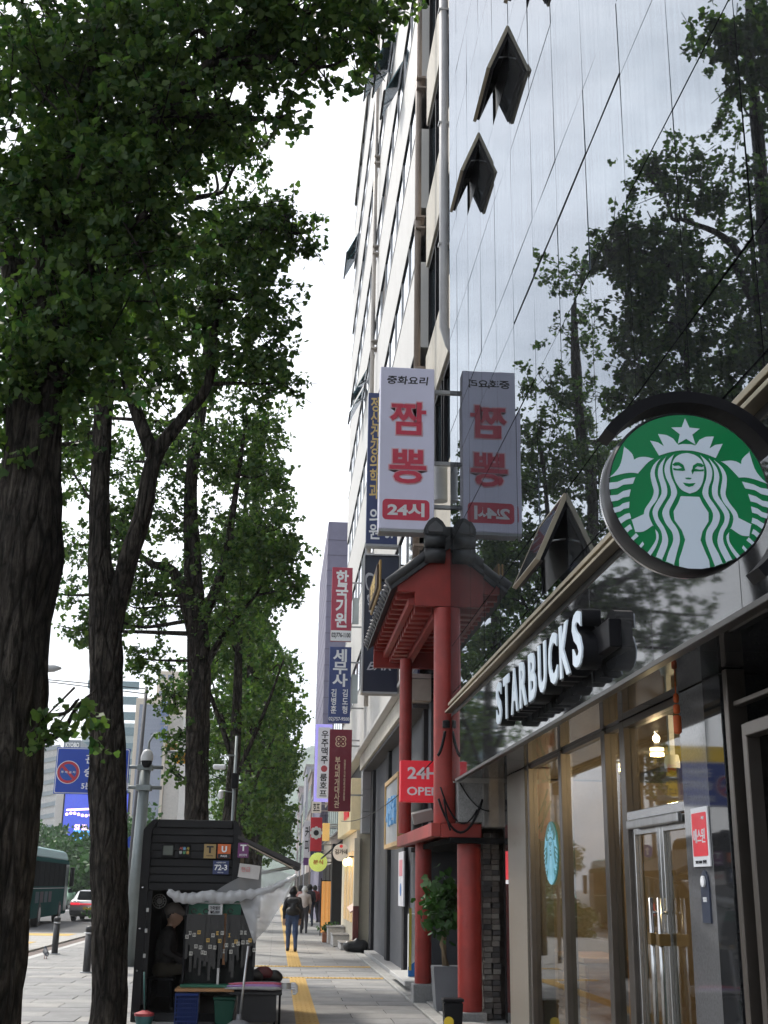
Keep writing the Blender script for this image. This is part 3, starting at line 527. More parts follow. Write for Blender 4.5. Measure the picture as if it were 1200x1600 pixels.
lathe('disc', [(.31, .006), (.31, -.006)], (XS+.03, 12.5, 2.0), mat('roundel_green', (.04, .17, .16), .4, emit=.1), wr, 48, 'x'); flat('emblem', [P*.305 for P in EMW], (XS+.02, 12.5, 2.0), mat('roundel_blue', (.22, .5, .62), .4, emit=.15), wr, '-x')
flat('emblem_detail', [P*.305 for P in EMG], (XS+.017, 12.5, 2.0), MATS['roundel_green'], wr, '-x')
cc = thing('security_camera', 'small white dome camera inside the shop door head', 'camera', (3.0, 9.2, 2.6)); lathe('housing', [(.05, .1), (.06, .05), (.06, 0)], (3.0, 9.2, 2.55), LETW, cc, 16); lathe('dome', [(.05, 0), (.04, -.03), (.015, -.05)], (3.0, 9.2, 2.55), BLACKM, cc, 16)
box('mount', 2.98, 3.02, 9.18, 9.22, 2.65, 2.955, LETW, cc, 0)

# ================================================================ RED RESTAURANT NEXT DOOR
rb = thing('restaurant_building', 'narrow concrete house with a red lacquered restaurant porch and black tiled roof', 'building', (2.3, 17.5, 0))
WALLY = (15.82, 20.2)
PANEL = mat('beige_panel', (.50, .47, .41), .75, var=.1, dirt=.4)
box('wall', 2.62, 9, 15.82, 20.2, 2.4, 19.5, mat('rough_concrete', (.2, .19, .18), .95, var=.35, vs=2, dirt=.6, bump=.3), rb, .02)
for fl, z in enumerate((6.6, 9.7, 12.8, 15.9)):
    box('spandrel_panel', 2.36, 2.62, 16.0, 20.15, z, z+1.25, PANEL, rb, .01)
    for j, y in enumerate((16.1, 18.2)):
        wn = box('window', 2.46, 2.6, y, y+1.9, z+1.27, z+3.05, DKGLASS, rb, .0)
        multi('window_frame', [bgeo(2.40, 2.459, y, y+.07, z+1.27, z+3.05), bgeo(2.40, 2.459, y+1.83, y+1.9, z+1.27, z+3.05), bgeo(2.40, 2.459, y+.07, y+1.83, z+1.27, z+1.34), bgeo(2.40, 2.459, y+.07, y+1.83, z+2.98, z+3.05), bgeo(2.41, 2.459, y+.9, y+.98, z+1.34, z+2.98)], BLACKM, rb, (2.4, y, z+1.27))
box('parapet', 2.3, 9, 15.82, 20.2, 19.5, 19.9, CONC, rb, .02)
dp = thing('drainpipe', 'fat grey drainpipe running down between the glass front and the tower', 'pipe', (2.2, 16.75, 9.6))
tube('pipe', [(2.22, 16.6, 20), (2.22, 16.55, 9.8), (2.3, 16.5, 9.5), (2.42, 16.5, 9.3)], .075, mat('pipe_grey', (.33, .33, .34), .5, var=.1, dirt=.3), dp, 14)
for z in (11.2, 13.4, 15.6): box('pipe_clamp', 2.13, 2.37, 16.5, 16.62, z, z+.04, ALU, dp, .003)
# upper storey porch wall
box('porch_wall', 2.6, 2.7, 16.0, 20.4, 2.4, 6.5, BROWN, rb, 0)
for j in range(4): box('porch_window', 2.55, 2.6, 16.7+j*.72, 17.3+j*.72, 2.7, 5.0, DKGLASS, rb, .0); 
# bricks beside the porch window (the strip seen between the two columns)
bk = [box_me(.1, .2, .062, .004) for _ in range(3)]
for i in range(3): bk[i].materials.append(BRICKS[i])
for i in range(38): link('brick', random.choice(bk), None, rb, (2.50+random.uniform(-.01, .01), 19.35+(.05 if i % 2 else 0), 2.52+i*.07))
def column(x, y, z0, z1, r, name='column'): return lathe(name, [(r*.97, z0), (r, z0+.02), (r, z1-.02), (r*.97, z1)], (x, y, 0), RED, rb, 32)
column(2.16, 16.12, 2.45, 5.32, .145); column(1.97, 19.4, 2.45, 5.2, .1)
column(2.5, 16.25, .16, 2.28, .155, 'ground_column'); column(2.22, 19.0, .29, 2.3, .125, 'ground_column')
box('column_base', 2.32, 2.69, 16.06, 16.44, -.02, .16, GREYGR, rb, .015); box('column_base', 2.06, 2.38, 18.84, 19.16, 0, .29, GREYGR, rb, .015)
# red deck beam between storeys
box('deck_beam', 1.965, 2.09, 15.95, 20.6, 2.28, 2.45, RED, rb, .008); box('deck_beam', 2.095, 2.62, 15.95, 16.1, 2.27, 2.44, RED, rb, .008); box('deck_beam', 2.095, 2.62, 20.45, 20.6, 2.28, 2.44, RED, rb, .008)
box('deck', 2.095, 2.6, 16.105, 20.44, 2.32, 2.40, RED, rb, .0)
box('granite_block', 2.3, 2.7, 15.85, 16.35, 2.46, 3.0, GREYGR, rb, .01)
# gable end, eave brackets, lean-to tiled roof
prism('gable_board', [(2.30, 5.33), (1.74, 5.33), (1.74, 5.52), (1.50, 5.52), (1.50, 5.72), (2.08, 6.16), (2.30, 6.16)], 'y', 16.0, 16.1, RED, rb, .004)
box('eave_soffit', 1.5, 2.6, 16.11, 20.2, 5.545, 5.6, RED, rb, 0)
for i in range(13): box('rafter', 1.5, 2.55, 16.2+i*.32, 16.29+i*.32, 5.46, 5.543, RED, rb, .004)
for i in range(13): box('bracket_block', 1.76, 2.0, 16.22+i*.32, 16.38+i*.32, 5.28, 5.43, RED, rb, .006)
box('eave_beam', 1.66, 1.745, 16.105, 20.2, 5.36, 5.455, RED, rb, .004); box('eave_beam', 2.02, 2.12, 16.3, 20.2, 5.22, 5.44, RED, rb, .004)
box('end_beam', 1.5, 2.6, 20.21, 20.3, 5.2, 5.6, RED, rb, .004)
TILE = mat('black_roof_tile', (.03, .031, .034), .5, var=.4, vs=8, dirt=.2)
sl_ = Vector((2.3-1.38, 0, 6.3-5.58)); sl_n = sl_.normalized(); ang = math.atan2(sl_.z, sl_.x)
prism('roof_slab', [(1.40, 5.52), (1.40, 5.62), (2.34, 6.34), (2.34, 6.24)], 'y', 15.93, 20.45, TILE, rb)
_tv, _tf = tube_geo([(0, 0, 0), (.245, 0, 0)], [.058, .05], 10); TT = mesh('roof_tile', _tv, _tf, True); TT.materials.append(TILE)
_tv, _tf = tube_geo([(0, 0, 0), (.03, 0, 0)], [.066, .066], 14); TE = mesh('eave_tile', _tv, _tf, False); TE.materials.append(mat('grey_roof_tile', (.1, .1, .105), .6, var=.3))
for i in range(18):
    y = 16.0+i*.258
    for k in range(4):
        p = Vector((1.40, y, 5.635))+sl_n*(.03+k*.275); link('roof_tile', TT, None, rb, p, (0, -ang, 0))
    link('eave_tile', TE, None, rb, Vector((1.36, y, 5.60)), (0, -ang, 0))
tube('verge_tile', [Vector((1.36, 15.97, 5.62)), Vector((2.1, 15.97, 6.2))], .07, TILE, rb, 12)
# ridge-end ornament: a stack of tile rolls with a shaped crest
for i, (z, r) in enumerate(((6.02, .105), (6.22, .10))): tube('ridge_roll', [(1.86, 15.92, z), (2.14, 15.92, z)], r, TILE, rb, 16)
prism('ridge_crest', [(1.86, 6.29), (2.14, 6.29), (2.17, 6.38), (2.13, 6.47), (2.08, 6.53), (2.0, 6.57), (1.93, 6.53), (1.88, 6.47), (1.84, 6.38)], 'y', 15.84, 15.98, TILE, rb, .02)
prism('crest_relief', [(1.9, 6.33), (2.1, 6.33), (2.1, 6.41), (2.0, 6.5), (1.9, 6.41)], 'y', 15.81, 15.845, MATS['grey_roof_tile'], rb, .008)
box('ridge_cap', 2.0, 2.4, 15.98, 20.45, 6.26, 6.48, TILE, rb, .05)
ss = thing('side_signboard', 'small gilt framed board standing on the tiled eave', 'sign', (1.36, 17.4, 5.75)); box('board', 1.3, 1.33, 16.7, 18.4, 5.7, 6.15, mat('gilt', (.35, .22, .07), .45, .3), ss, .008); box('board_field', 1.27, 1.299, 16.78, 18.32, 5.76, 6.1, mat('board_dark', (.05, .03, .02), .6), ss, .004); text('짬뽕', (1.268, 17.55, 5.93), (.9, .24), GOLD, ss, '-x', .03)
for y in (16.8, 18.3): box('strut', 1.335, 1.6, y-.015, y+.015, 5.85, 5.88, BLACKM, ss, 0)
# ground floor back wall and threshold
box('ground_wall', 3.3, 3.4, 15.9, 20.6, 0, 2.3, DARK, rb, 0); box('porch_ceiling', 2.2, 3.3, 15.9, 20.6, 2.2, 2.27, DARK, rb, 0)
for r in range(34):
    for q in range(2): link('brick', random.choice(bk), None, rb, (2.73+q*.11+random.uniform(-.012, .012), 16.3+random.uniform(-.015, .015), .10+r*.067))
box('brick_pier', 2.69, 3.3, 16.36, 16.5, 0, 2.4, BROWN, rb, 0); box('downpipe', 2.9, 2.95, 15.9, 15.95, 0, 3, BLACKM, rb, 0)
box('dark_jamb', 2.77, 3.0, 14.76, 15.1, 0, 2.955, GRANITE, rb, .004)
dn = thing('red_door_plate', 'narrow red plate with white foot on the dark jamb', 'sign', (2.76, 15.0, 1.9)); box('plate', 2.757, 2.767, 14.84, 15.02, 1.75, 2.08, REDS, dn, .002); box('plate_foot', 2.756, 2.767, 14.84, 15.02, 1.70, 1.748, LETW, dn, .002)
st = struct(link('entrance_step', None)); box('step_slab', 2.252, 3.3, 15.2, 20.6, -.1, .06, GREYGR, st, .01)
for i in range(17): box('step_stone', 2.06, 2.25, 15.0+i*1.0, 15.99+i*1.0, 0, .035+.008*(i > 4), mat('step_granite', (.33, .325, .31), .85, var=.25, vs=15, dirt=.4), st, .012)
box('step_slab', 2.252, 3.3, 20.61, 32, -.1, .12, GREYGR, st, .01); box('step_slab', 2.12, 2.7, 20.7, 23.4, .121, .2, KERB, st, .012)

# 24H sign
h24 = thing('open_hours_sign', 'red box sign with white 24H OPEN beside the red column', 'sign', (2.0, 17.5, 3.1))
box('case', 1.71, 2.42, 17.5, 17.68, 2.81, 3.39, REDS, h24, .012); text('24H', (2.03, 17.495, 3.215), (.44, .17), LETW, h24, bold=.03); text('OPEN', (2.045, 17.495, 2.96), (.48, .12), LETW, h24, bold=.025); box('bracket', 2.42, 2.6, 17.55, 17.6, 3.0, 3.1, BLACKM, h24, 0)
fl_ = thing('floodlight', 'tilted rectangular floodlight under the red box sign', 'lamp', (2.0, 17.3, 2.6)); o = box('housing', 1.86, 2.16, 17.25, 17.35, 2.52, 2.68, CONC, fl_, .01); o.rotation_euler = (.3, -.25, 0); box('foot', 2.0, 2.03, 17.28, 17.31, 2.41, 2.55, BLACKM, fl_, 0)
# tall white noodle sign
ws = thing('tall_white_sign', 'tall white box sign with red brush lettering above the tiled porch', 'sign', (1.6, 15.95, 6.4))
LILAC = mat('sign_lilac_white', (.55, .55, .70), .4, var=.05, emit=.06, ecol=(.7, .7, .85)); CRIM = mat('crimson_print', (.50, .035, .07), .4, emit=.05)
box('case', 1.22, 2.0, 15.96, 16.22, 6.4, 8.84, LILAC, ws, .012); box('case_base', 1.225, 1.995, 15.97, 16.21, 6.36, 6.399, GREYP, ws, 0)
text('중화요리', (1.61, 15.957, 8.64), (.6, .13), LETK, ws, bold=.02, shear=.1); text('짬', (1.62, 15.957, 8.05), (.56, .54), mat('print_outline', (.75, .45, .5), .5), ws, bold=.045); text('짬', (1.62, 15.951, 8.05), (.52, .50), CRIM, ws, bold=.02)
text('뽕', (1.62, 15.957, 7.32), (.56, .54), MATS['print_outline'], ws, bold=.045); text('뽕', (1.62, 15.951, 7.32), (.52, .50), CRIM, ws, bold=.02)
flat('red_field', [rrect(.66, .3, .06)], (1.6, 15.957, 6.68), CRIM, ws); text('24시', (1.6, 15.951, 6.68), (.52, .2), LETW, ws, bold=.04)
for z in (6.75, 7.4, 8.5): box('bracket', 2.0, 2.45, 16.05, 16.12, z, z+.05, GREYP, ws, 0)
lathe('junction_box', [(.11, 0), (.11, .55)], (2.13, 16.35, 6.95), mat('cabinet_pale', (.5, .52, .5), .5), ws, 20)
# potted tree, bin, pavement sign, cables
pt = thing('potted_plant', 'bushy green pachira tree in a tall grey square planter by the red columns', 'plant', (2.38, 17.6, .06))
prism('planter', [(2.22, .06), (2.52, .06), (2.56, .62), (2.18, .62)], 'y', 17.4, 17.75, mat('planter_grey', (.13, .14, .155), .6), pt, .01); box('soil', 2.2, 2.54, 17.42, 17.73, .57, .6, BROWN, pt, 0)
for k in range(4): tube('stem', [(2.34+.025*k, 17.58, .58), (2.33+.03*math.sin(k*1.7), 17.58+.03*math.cos(k*1.7), .9), (2.36+.02*k, 17.56, 1.3)], [.022, .018, .014], mat('plant_stem', (.2, .15, .09), .8), pt, 7)
bn = thing('black_bin', 'small black bin with a yellow sticker at the red column base', 'bin', (2.3, 15.75, .0)); prism('bin_body', [(2.1, 0), (2.3, 0), (2.32, .32), (2.08, .32)], 'y', 15.6, 15.8, BLACKM, bn, .015); flat('sticker', [circ(.06, 20)], (2.14, 15.594, .1), mat('sticker_yellow', (.7, .5, .03), .5), bn)
box('bin_lid', 2.07, 2.33, 15.59, 15.81, .321, .36, BLACKM, bn, .015)
ps = thing('pavement_sign', 'white and blue standing sign for a credit union between the red column and the bank', 'sign', (2.3, 21.6, .2))
bw = at(660, 1480, Y=21.6); xx0, xx1 = at(638, 1500, Y=21.6).x, at(672, 1500, Y=21.6).x; zt = at(640, 1428, Y=21.6).z
box('panel', xx0, xx1, 21.6, 21.75, .2, zt, mat('sign_board_white', (.62, .64, .62), .5), ps, .01); flat('blue_field', [[(-.19, -.45), (.19, -.45), (.19, -.02), (-.19, -.30)]], ((xx0+xx1)/2, 21.596, .66), mat('bright_blue', (.02, .15, .45), .5), ps)
flat('yellow_edge', [[(-.022, -.5), (.022, -.5), (.022, .5), (-.022, .5)]], (xx0+.03, 21.594, (.2+zt)/2+.1), mat('edge_yellow', (.5, .4, .05), .5), ps); text('신협', ((xx0+xx1)/2+.03, 21.592, zt-.27), (.2, .42), NAVY, ps, bold=.02, stack=True)
cb = thing('cable_bundle', 'black drooping cables hanging at the stone corner above the red column', 'cable', (2.1, 16.0, 2.6))
def droop(a, b, s, n=14): return [Vector(a).lerp(Vector(b), t)+Vector((0, 0, -s*4*t*(1-t))) for t in [i/n for i in range(n+1)]]
for i, (a, b, s, r) in enumerate((((2.05, 15.9, 2.75), (2.62, 15.84, 2.75), .42, .016), ((2.08, 15.92, 2.9), (2.55, 15.84, 2.62), .3, .012), ((2.3, 15.84, 3.0), (2.7, 15.8, 2.6), .1, .008), ((2.12, 15.88, 2.75), (2.2, 15.84, 2.35), .05, .012), ((2.14, 15.9, 3.62), (2.04, 15.9, 3.3), .06, .02))): tube('cable', droop(a, b, s), r, BLACKM, cb, 7)
lathe('junction', [(.05, 0), (.05, .09), (.03, .1)], (2.15, 15.86, 3.66), BLACKM, cb, 14)
tube('cable', droop((1.5, 30, 3.15), (2.05, 16.3, 3.3), .25), .008, BLACKM, cb, 5)

# ================================================================ BANDED OFFICE TOWER
tw = thing('office_tower', 'tall white banded office tower with dark ribbon windows and drainpipes', 'tower', (2.2, 30, 0))
TY0, TY1, TZ0, FH = 20.35, 44.4, 5.35, 2.95
SPN = mat('tower_white_panel', (.62, .605, .58), .6, var=.07, vs=1.5, dirt=.25, stretch=(1, 1, .3)); TGL = mat('tower_glass', (.035, .05, .075), .05, spec=1., var=.3, coat=.5)
box('core', 2.5, 14, TY0, TY1, 0, 29.2, mat('tower_core', (.06, .065, .075), .7), tw, 0)
nb = 16; bwid = (TY1-TY0)/nb
spm = box_me(.3, bwid-.012, 1.78, .006); spm.materials.append(SPN); wpm = box_me(.03, bwid-.05, 1.13, 0); wpm.materials.append(TGL)
for fl in range(8):
    z = TZ0+fl*FH
    for i in range(nb):
        y = TY0+(i+.5)*bwid
        link('spandrel_panel', spm, None, tw, (2.35, y, z+.89)); link('window_pane', wpm, None, tw, (2.245, y, z+1.78+.585))
    box('window_sill', 2.185, 2.225, TY0, TY1, z+1.785, z+1.82, ALU, tw, 0); box('window_head', 2.20, 2.225, TY0, TY1, z+2.9, z+2.945, BLACKM, tw, 0)
    multi('window_mullions', [bgeo(2.205, 2.229, TY0+i*bwid-.02, TY0+i*bwid+.02, z+1.82, z+2.9) for i in range(1, nb)], ALU, tw, (2.4, TY0, z))['kind'] = 'stuff'
box('parapet', 2.16, 14, TY0, TY1, 28.96, 29.4, SPN, tw, .01)
TEAL = mat('teal_open_glass', (.08, .2, .23), .1, spec=.9, coat=.5)
for px, py in ((608, 40), (620, 125), (588, 85), (603, 170), (555, 366), (552, 405), (563, 582), (566, 640)):
    p = at(px, py, X=2.1); f = round((p.z-TZ0-2.3)/FH); z = TZ0+f*FH+2.85
    o = link('open_window', None, parent=tw, loc=(2.2, p.y, z)); o.rotation_euler = (0, math.radians(26), 0)
    q = link('pane', mesh('pane', *bgeo(-.012, .012, -.5, .5, -.95, -.02)), TEAL); q.parent = o
    q = link('frame', mesh('frame', *bgeo(-.02, .02, -.54, .54, -1.0, -.951)), BLACKM); q.parent = o
for nm, ypos, m_ in (('near', at(650, 400, X=2.05).y, 'brown'), ('far', at(583, 400, X=2.05).y, 'beige')):
    d = thing('drainpipe', 'slim brown drainpipe with paired clamps near the narrow house' if nm == 'near' else 'slim beige drainpipe on the far half of the tower', 'pipe', (2.08, ypos, 6))
    mm = mat('pipe_'+m_, (.24, .19, .155) if nm == 'near' else (.4, .36, .32), .5)
    tube('pipe', [(2.08, ypos, 6), (2.08, ypos, 27 if nm == 'far' else 22.5)], .06, mm, d, 10)
    for k in range(7):
        for e in (0, .22): box('pipe_clamp', 2.03, 2.2, ypos-.14, ypos+.14, 7+k*FH+e, 7.04+k*FH+e, mm, d, 0)
# street-level front of the tower: pale fascia, soffit, piers, shutters
box('fascia', 2.16, 2.6, TY0, 33.6, 4.68, 5.05, PANEL, tw, .01); box('fascia_ledge', 2.02, 2.6, TY0, 33.6, 5.06, 5.14, SPN, tw, .01)
box('soffit', 2.22, 3.2, 20.7, 32.9, 4.6, 4.67, mat('soffit_grey', (.11, .11, .115), .7, spec=.1), tw, 0)
for i in range(3): box('grey_panel', 2.2, 2.9, 32.95-.02*(i % 2), 33.6, 3.0+i*.56, 3.55+i*.56, GREYP, tw, .008)
box('shop_wall', 2.95, 3.05, 20.7, 33, 0, 4.6, mat('shop_black', (.018, .018, .019), .7, spec=.08), tw, 0)
for a, b in ((20.75, 21.05), (23.9, 24.3), (27.6, 28.1), (32.2, 32.9)): box('pier', 2.42, 2.94, a, b, .12, 4.59, mat('pier_dark', (.03, .03, .033), .6, spec=.12), tw, .01)
for a, b in ((24.32, 27.5), (28.2, 32.1)):
    for k in range(26): box('shutter_slat', 2.60, 2.66, a, b, .2+k*.105, .275+k*.105, mat('shutter_grey', (.065, .058, .052), .6, .2, spec=.2), tw, .012)
multi('shutter_grille', [bgeo(2.6, 2.63, 21.1, 23.85, .9+k*.12, .925+k*.12) for k in range(14)]+[bgeo(2.595, 2.63, 21.1+k*.27, 21.12+k*.27, .9, 2.5) for k in range(11)], ALU, tw, (2.6, 21.1, .9))
for k, (a, b, c) in enumerate(((20.6, 24.0, (.04, .06, .16)), (24.0, 27.5, (.3, .4, .42)), (27.5, 33.4, (.28, .33, .36)))): box('second_floor_window', 2.3, 2.34, a+.05, b-.05, 5.15, 5.34+.0, mat('sf_glass_%s' % 'abc'[k], c, .1), tw, 0)
def blade(name, label, px0, py0, px1, py1, Y, m, depth=.16, group=None, arms=True, wall=2.2):
    """projecting sign facing down the street, hung off the wall on two arms"""
    c = at((px0+px1)/2, (py0+py1)/2, Y=Y); s = (at(px1, (py0+py1)/2, Y=Y)-at(px0, (py0+py1)/2, Y=Y)).x; h = (at((px0+px1)/2, py0, Y=Y)-at((px0+px1)/2, py1, Y=Y)).z
    t = thing(name, label, 'sign', c, group); box('case', c.x-s/2, c.x+s/2, Y, Y+depth, c.z-h/2, c.z+h/2, m, t, .01)
    if arms:
        for k in (-.3, .3): box('arm', c.x+s/2-.02, wall+.02, Y+depth*.4, Y+depth*.4+.05, c.z+k*h-.02, c.z+k*h+.02, ALU, t, 0)
    def tx(body, u, v, uw, vh, mm, **kw): return text(body, (c.x+u*s, Y-.004-kw.pop('lift', 0), c.z+v*h), (uw*s, vh*h), mm, t, **kw)
    def fl(poly, u, v, mm, lift=.001): return flat('print', [poly], (c.x+u*s, Y-.002-lift, c.z+v*h), mm, t)
    return t, tx, fl, s, h, c
t, tx, fl, s, h, c = blade('navy_clinic_sign', 'tall navy clinic sign with gold letters behind the white noodle sign', 574, 612, 622, 848, 22.5, NAVY)
tx('정신건강의학과', -.27, .13, .3, .68, GOLD, stack=True, bold=.02, spacing=.92); tx('의원', -.24, -.37, .34, .2, LETW, stack=True, bold=.02, spacing=.92); tx('3F', .28, -.42, .34, .08, LETW, bold=.02); box('frame_base', c.x-s/2-.01, c.x+s/2+.01, 22.48, 22.68, c.z-h/2-.05, c.z-h/2-.001, GREYP, t, 0)
t, tx, fl, s, h, c = blade('black_bar_sign', 'big dark bar sign with white script lettering in a grey frame', 569, 867, 622, 1079, 21.5, mat('bar_navy', (.022, .03, .055), .35), depth=.22)
o = text('Cumix', (c.x-.1, 21.49, c.z+.12), (.42, 1.62), mat('script_grey', (.5, .52, .56), .4), t, shear=.5, rot=math.radians(-78), bold=-.01); text('BAR', (c.x-.02, 21.49, c.z-.80), (.46, .15), MATS['script_grey'], t, shear=.4)
for a in (c.x-s/2-.03, c.x+s/2+.005): box('frame_side', a, a+.025, 21.47, 21.74, c.z-h/2-.03, c.z+h/2+.03, ALU, t, 0)
box('frame_base', c.x-s/2, c.x+s/2, 21.47, 21.74, c.z-h/2-.04, c.z-h/2-.002, GREYP, t, 0); box('frame_top', c.x-s/2, c.x+s/2, 21.47, 21.74, c.z+h/2+.002, c.z+h/2+.03, ALU, t, 0)
for k in range(3): box('stay', c.x+.1, 2.25, 21.8, 21.83, c.z+h/2-.1-k*.38, c.z+h/2-.07-k*.38, BLACKM, t, 0)
t, tx, fl, s, h, c = blade('red_baduk_sign', 'red blade sign with white Korean letters and a phone number strip', 518, 886, 550, 1001, 33, mat('crimson_sign', (.42, .05, .09), .4))
tx('한국기원', 0, .07, .62, .78, LETW, stack=True, bold=.035, spacing=.92); flat('strip', [rrect(s, h*.14, .01)], (c.x, 32.996, c.z-h*.43), LETW, t); text('02)776-1100', (c.x, 32.99, c.z-h*.43), (s*.92, .17), LETK, t, bold=.02)
box('side_plate', c.x+s/2+.02, c.x+s/2+.2, 33.05, 33.1, c.z-.55, c.z+.2, mat('plate_pale', (.45, .5, .5), .5), t, 0)
t, tx, fl, s, h, c = blade('blue_tax_sign', 'blue blade sign with large white letters over two name columns', 514, 1010, 548, 1129, 33, mat('blue_sign', (.05, .075, .22), .4))
tx('세무사', 0, .22, .7, .5, LETW, stack=True, bold=.03, spacing=.92); tx('김병훈', -.26, -.22, .26, .32, LETW, stack=True, bold=.02); tx('김도형', .26, -.22, .26, .32, LETW, stack=True, bold=.02); tx('02)757-9500', 0, -.455, .94, .06, LETW, bold=.02)
box('side_plate', c.x+s/2+.02, c.x+s/2+.2, 33.05, 33.1, c.z-.5, c.z+.3, MATS['plate_pale'], t, 0)
t, tx, fl, s, h, c = blade('violet_beer_sign', 'white beer hall sign with a glowing violet edge', 492, 1131, 518, 1252, 34.5, mat('violet_edge', (.3, .26, .62), .4, emit=.35, ecol=(.45, .4, 1)))
flat('panel', [rrect(s*.82, h*.92, .04)], (c.x+.03, 34.496, c.z), mat('panel_white', (.68, .68, .72), .4, emit=.12), t); text('우주맥주', (c.x+.03, 34.488, c.z+.43), (.2, .92), LETK, t, stack=True, bold=.02); text('룸호프', (c.x+.02, 34.488, c.z-.62), (.2, .62), LETK, t, stack=True, bold=.02)
flat('red_mark', [circ(.09, 20)], (c.x+.03, 34.488, c.z-.17), mat('mark_red', (.6, .1, .12), .5), t)
t, tx, fl, s, h, c = blade('maroon_stew_sign', 'maroon stew restaurant sign with knot emblem and cream letters', 514, 1139, 549, 1267, 32, mat('maroon_sign', (.16, .012, .028), .45))
CRM = mat('cream_print', (.72, .55, .38), .5)
for k in range(4):
    a = math.pi/4+k*math.pi/2; cx_, cz_ = .085*math.cos(a), .085*math.sin(a); ring = circ(.082, 22, cx_, cz_); inn = circ(.058, 22, cx_, cz_)
    flat('knot_loop', [ring], (c.x, 31.996, c.z+h*.35), CRM, t); flat('knot_field', [inn], (c.x, 31.991, c.z+h*.35), MATS['maroon_sign'], t); flat('knot_dot', [circ(.026, 12, cx_, cz_)], (c.x, 31.986, c.z+h*.35), CRM, t)
tx('부대찌개대사관', -.12, -.15, .24, .62, CRM, stack=True, bold=.02, spacing=.92); tx('의정부식부대찌개전문점', .2, -.12, .08, .5, CRM, stack=True, spacing=.9)
# wood framed signboard over the shutter
wf = thing('wood_framed_sign', 'grey signboard in a light wood frame with blue letters above the shutter', 'sign', (2.0, 22.2, 2.9))
box('board', 2.02, 2.2, 20.95, 23.4, 2.40, 3.46, mat('board_grey', (.33, .34, .35), .5), wf, .004); OAK = mat('oak_frame', (.55, .36, .16), .5)
box('frame_rail', 1.99, 2.22, 20.9, 23.45, 3.461, 3.54, OAK, wf, .006); box('frame_rail', 1.99, 2.22, 20.9, 23.45, 2.32, 2.399, OAK, wf, .006); box('frame_stile', 1.99, 2.22, 20.9, 20.949, 2.4, 3.46, OAK, wf, .006); box('frame_stile', 1.99, 2.22, 23.401, 23.45, 2.4, 3.46, OAK, wf, .006)
text('사면옥', (2.0, 22.2, 2.95), (1.7, .5), mat('blue_letters', (.1, .25, .45), .4, emit=.2), wf, '-x', .04, .04)
pb = thing('poster_column', 'white and pink narrow poster panel beside the shutter', 'poster', (2.4, 24.1, 1.7)); box('panel', 2.38, 2.41, 23.6, 24.6, 1.3, 2.3, mat('poster_white', (.6, .6, .64), .5), pb, 0); flat('pink_print', [rrect(.6, .3, .02)], (2.377, 24.1, 2.0), mat('pink_print', (.6, .2, .25), .5), pb, '-x'); flat('blue_print', [circ(.12, 18)], (2.376, 24.1, 1.6), mat('bright_blue', (.02, .15, .45)), pb, '-x')

# ================================================================ SHOPS FARTHER ALONG
def facade(name, label, y0, y1, h, m, floors, winm=DKGLASS, x=2.2, wtype=True, depth=9):
    t = thing(name, label, 'building', (x, (y0+y1)/2, 0)); box('wall', x, x+depth, y0, y1-.02, 0, h, m, t, .02); box('cornice', x-.08, x+depth, y0+.02, y1-.04, h+.001, h+.22, CONC, t, .01)
    for f in range(floors):
        z = 3.6+f*3.0; n = max(1, int((y1-y0)/1.8)); wd = (y1-y0)/n
        if z+1.6 > h: break
        for i in range(n): wn = box('window', x-.02, x+.04, y0+i*wd+.2, y0+(i+1)*wd-.2, z, z+1.6, winm, t, 0); box('sill', x-.07, x-.021, y0+i*wd+.15, y0+(i+1)*wd-.15, z-.06, z-.002, GREYP, t, 0)
    n = max(1, int((y1-y0)/3)); wd = (y1-y0)/n
    for i in range(n): box('shop_opening', x-.025, x+.03, y0+i*wd+.25, y0+(i+1)*wd-.25, .15, 2.5, mat('shop_dark', (.03, .026, .022), .6, spec=.1), t, 0)
    return t
box('cream_front', 2.12, 2.5, 33.7, 41, .1, 3.1, CREAM, tw, .01)
box('cream_base', 2.1, 2.119, 33.72, 34.6, .1, 1.1, mat('maroon_base', (.13, .03, .025), .6), tw, 0); box('maroon_pier', 2.05, 2.2, 33.5, 33.69, .1, 1.15, MATS['maroon_base'], tw, .01); box('cream_pier', 2.05, 2.2, 33.5, 33.69, 1.151, 2.9, CREAM, tw, .01)
for y in (35.0, 36.6, 38.2): box('tall_window', 2.09, 2.118, y, y+.9, .7, 2.6, mat('warm_glass', (.3, .22, .12), .2, emit=.25, ecol=(1, .7, .35)), tw, 0)
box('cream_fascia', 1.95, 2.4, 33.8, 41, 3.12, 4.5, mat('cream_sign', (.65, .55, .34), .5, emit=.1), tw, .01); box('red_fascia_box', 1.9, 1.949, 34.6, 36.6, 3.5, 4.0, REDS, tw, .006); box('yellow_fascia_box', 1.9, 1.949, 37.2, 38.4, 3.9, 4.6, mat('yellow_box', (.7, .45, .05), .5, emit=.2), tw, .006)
for i, y in enumerate((34.7, 36.3)):
    lp = thing('wall_lamp', 'glowing warm wall lamp on the cream shop front, %s of two' % ('nearer' if i == 0 else 'farther'), 'lamp', (2.05, y, 2.3)); lathe('globe', [(.02, -.1), (.075, -.05), (.09, .02), (.06, .09), (.02, .11)], (1.98, y, 2.3), mat('lamp_glow', (1, .7, .3), emit=5, ecol=(1, .6, .2)), lp, 14); box('bracket', 1.98, 2.12, y-.015, y+.015, 2.41, 2.45, BLACKM, lp, 0)
    li = bpy.data.lights.new('lamp_light', 'POINT'); li.energy = 5; li.color = (1, .65, .3); li.shadow_soft_size = .1; lo = bpy.data.objects.new('lamp_light', li); COL.objects.link(lo); lo.parent = lp; lo.location = (-.25, 0, .0)
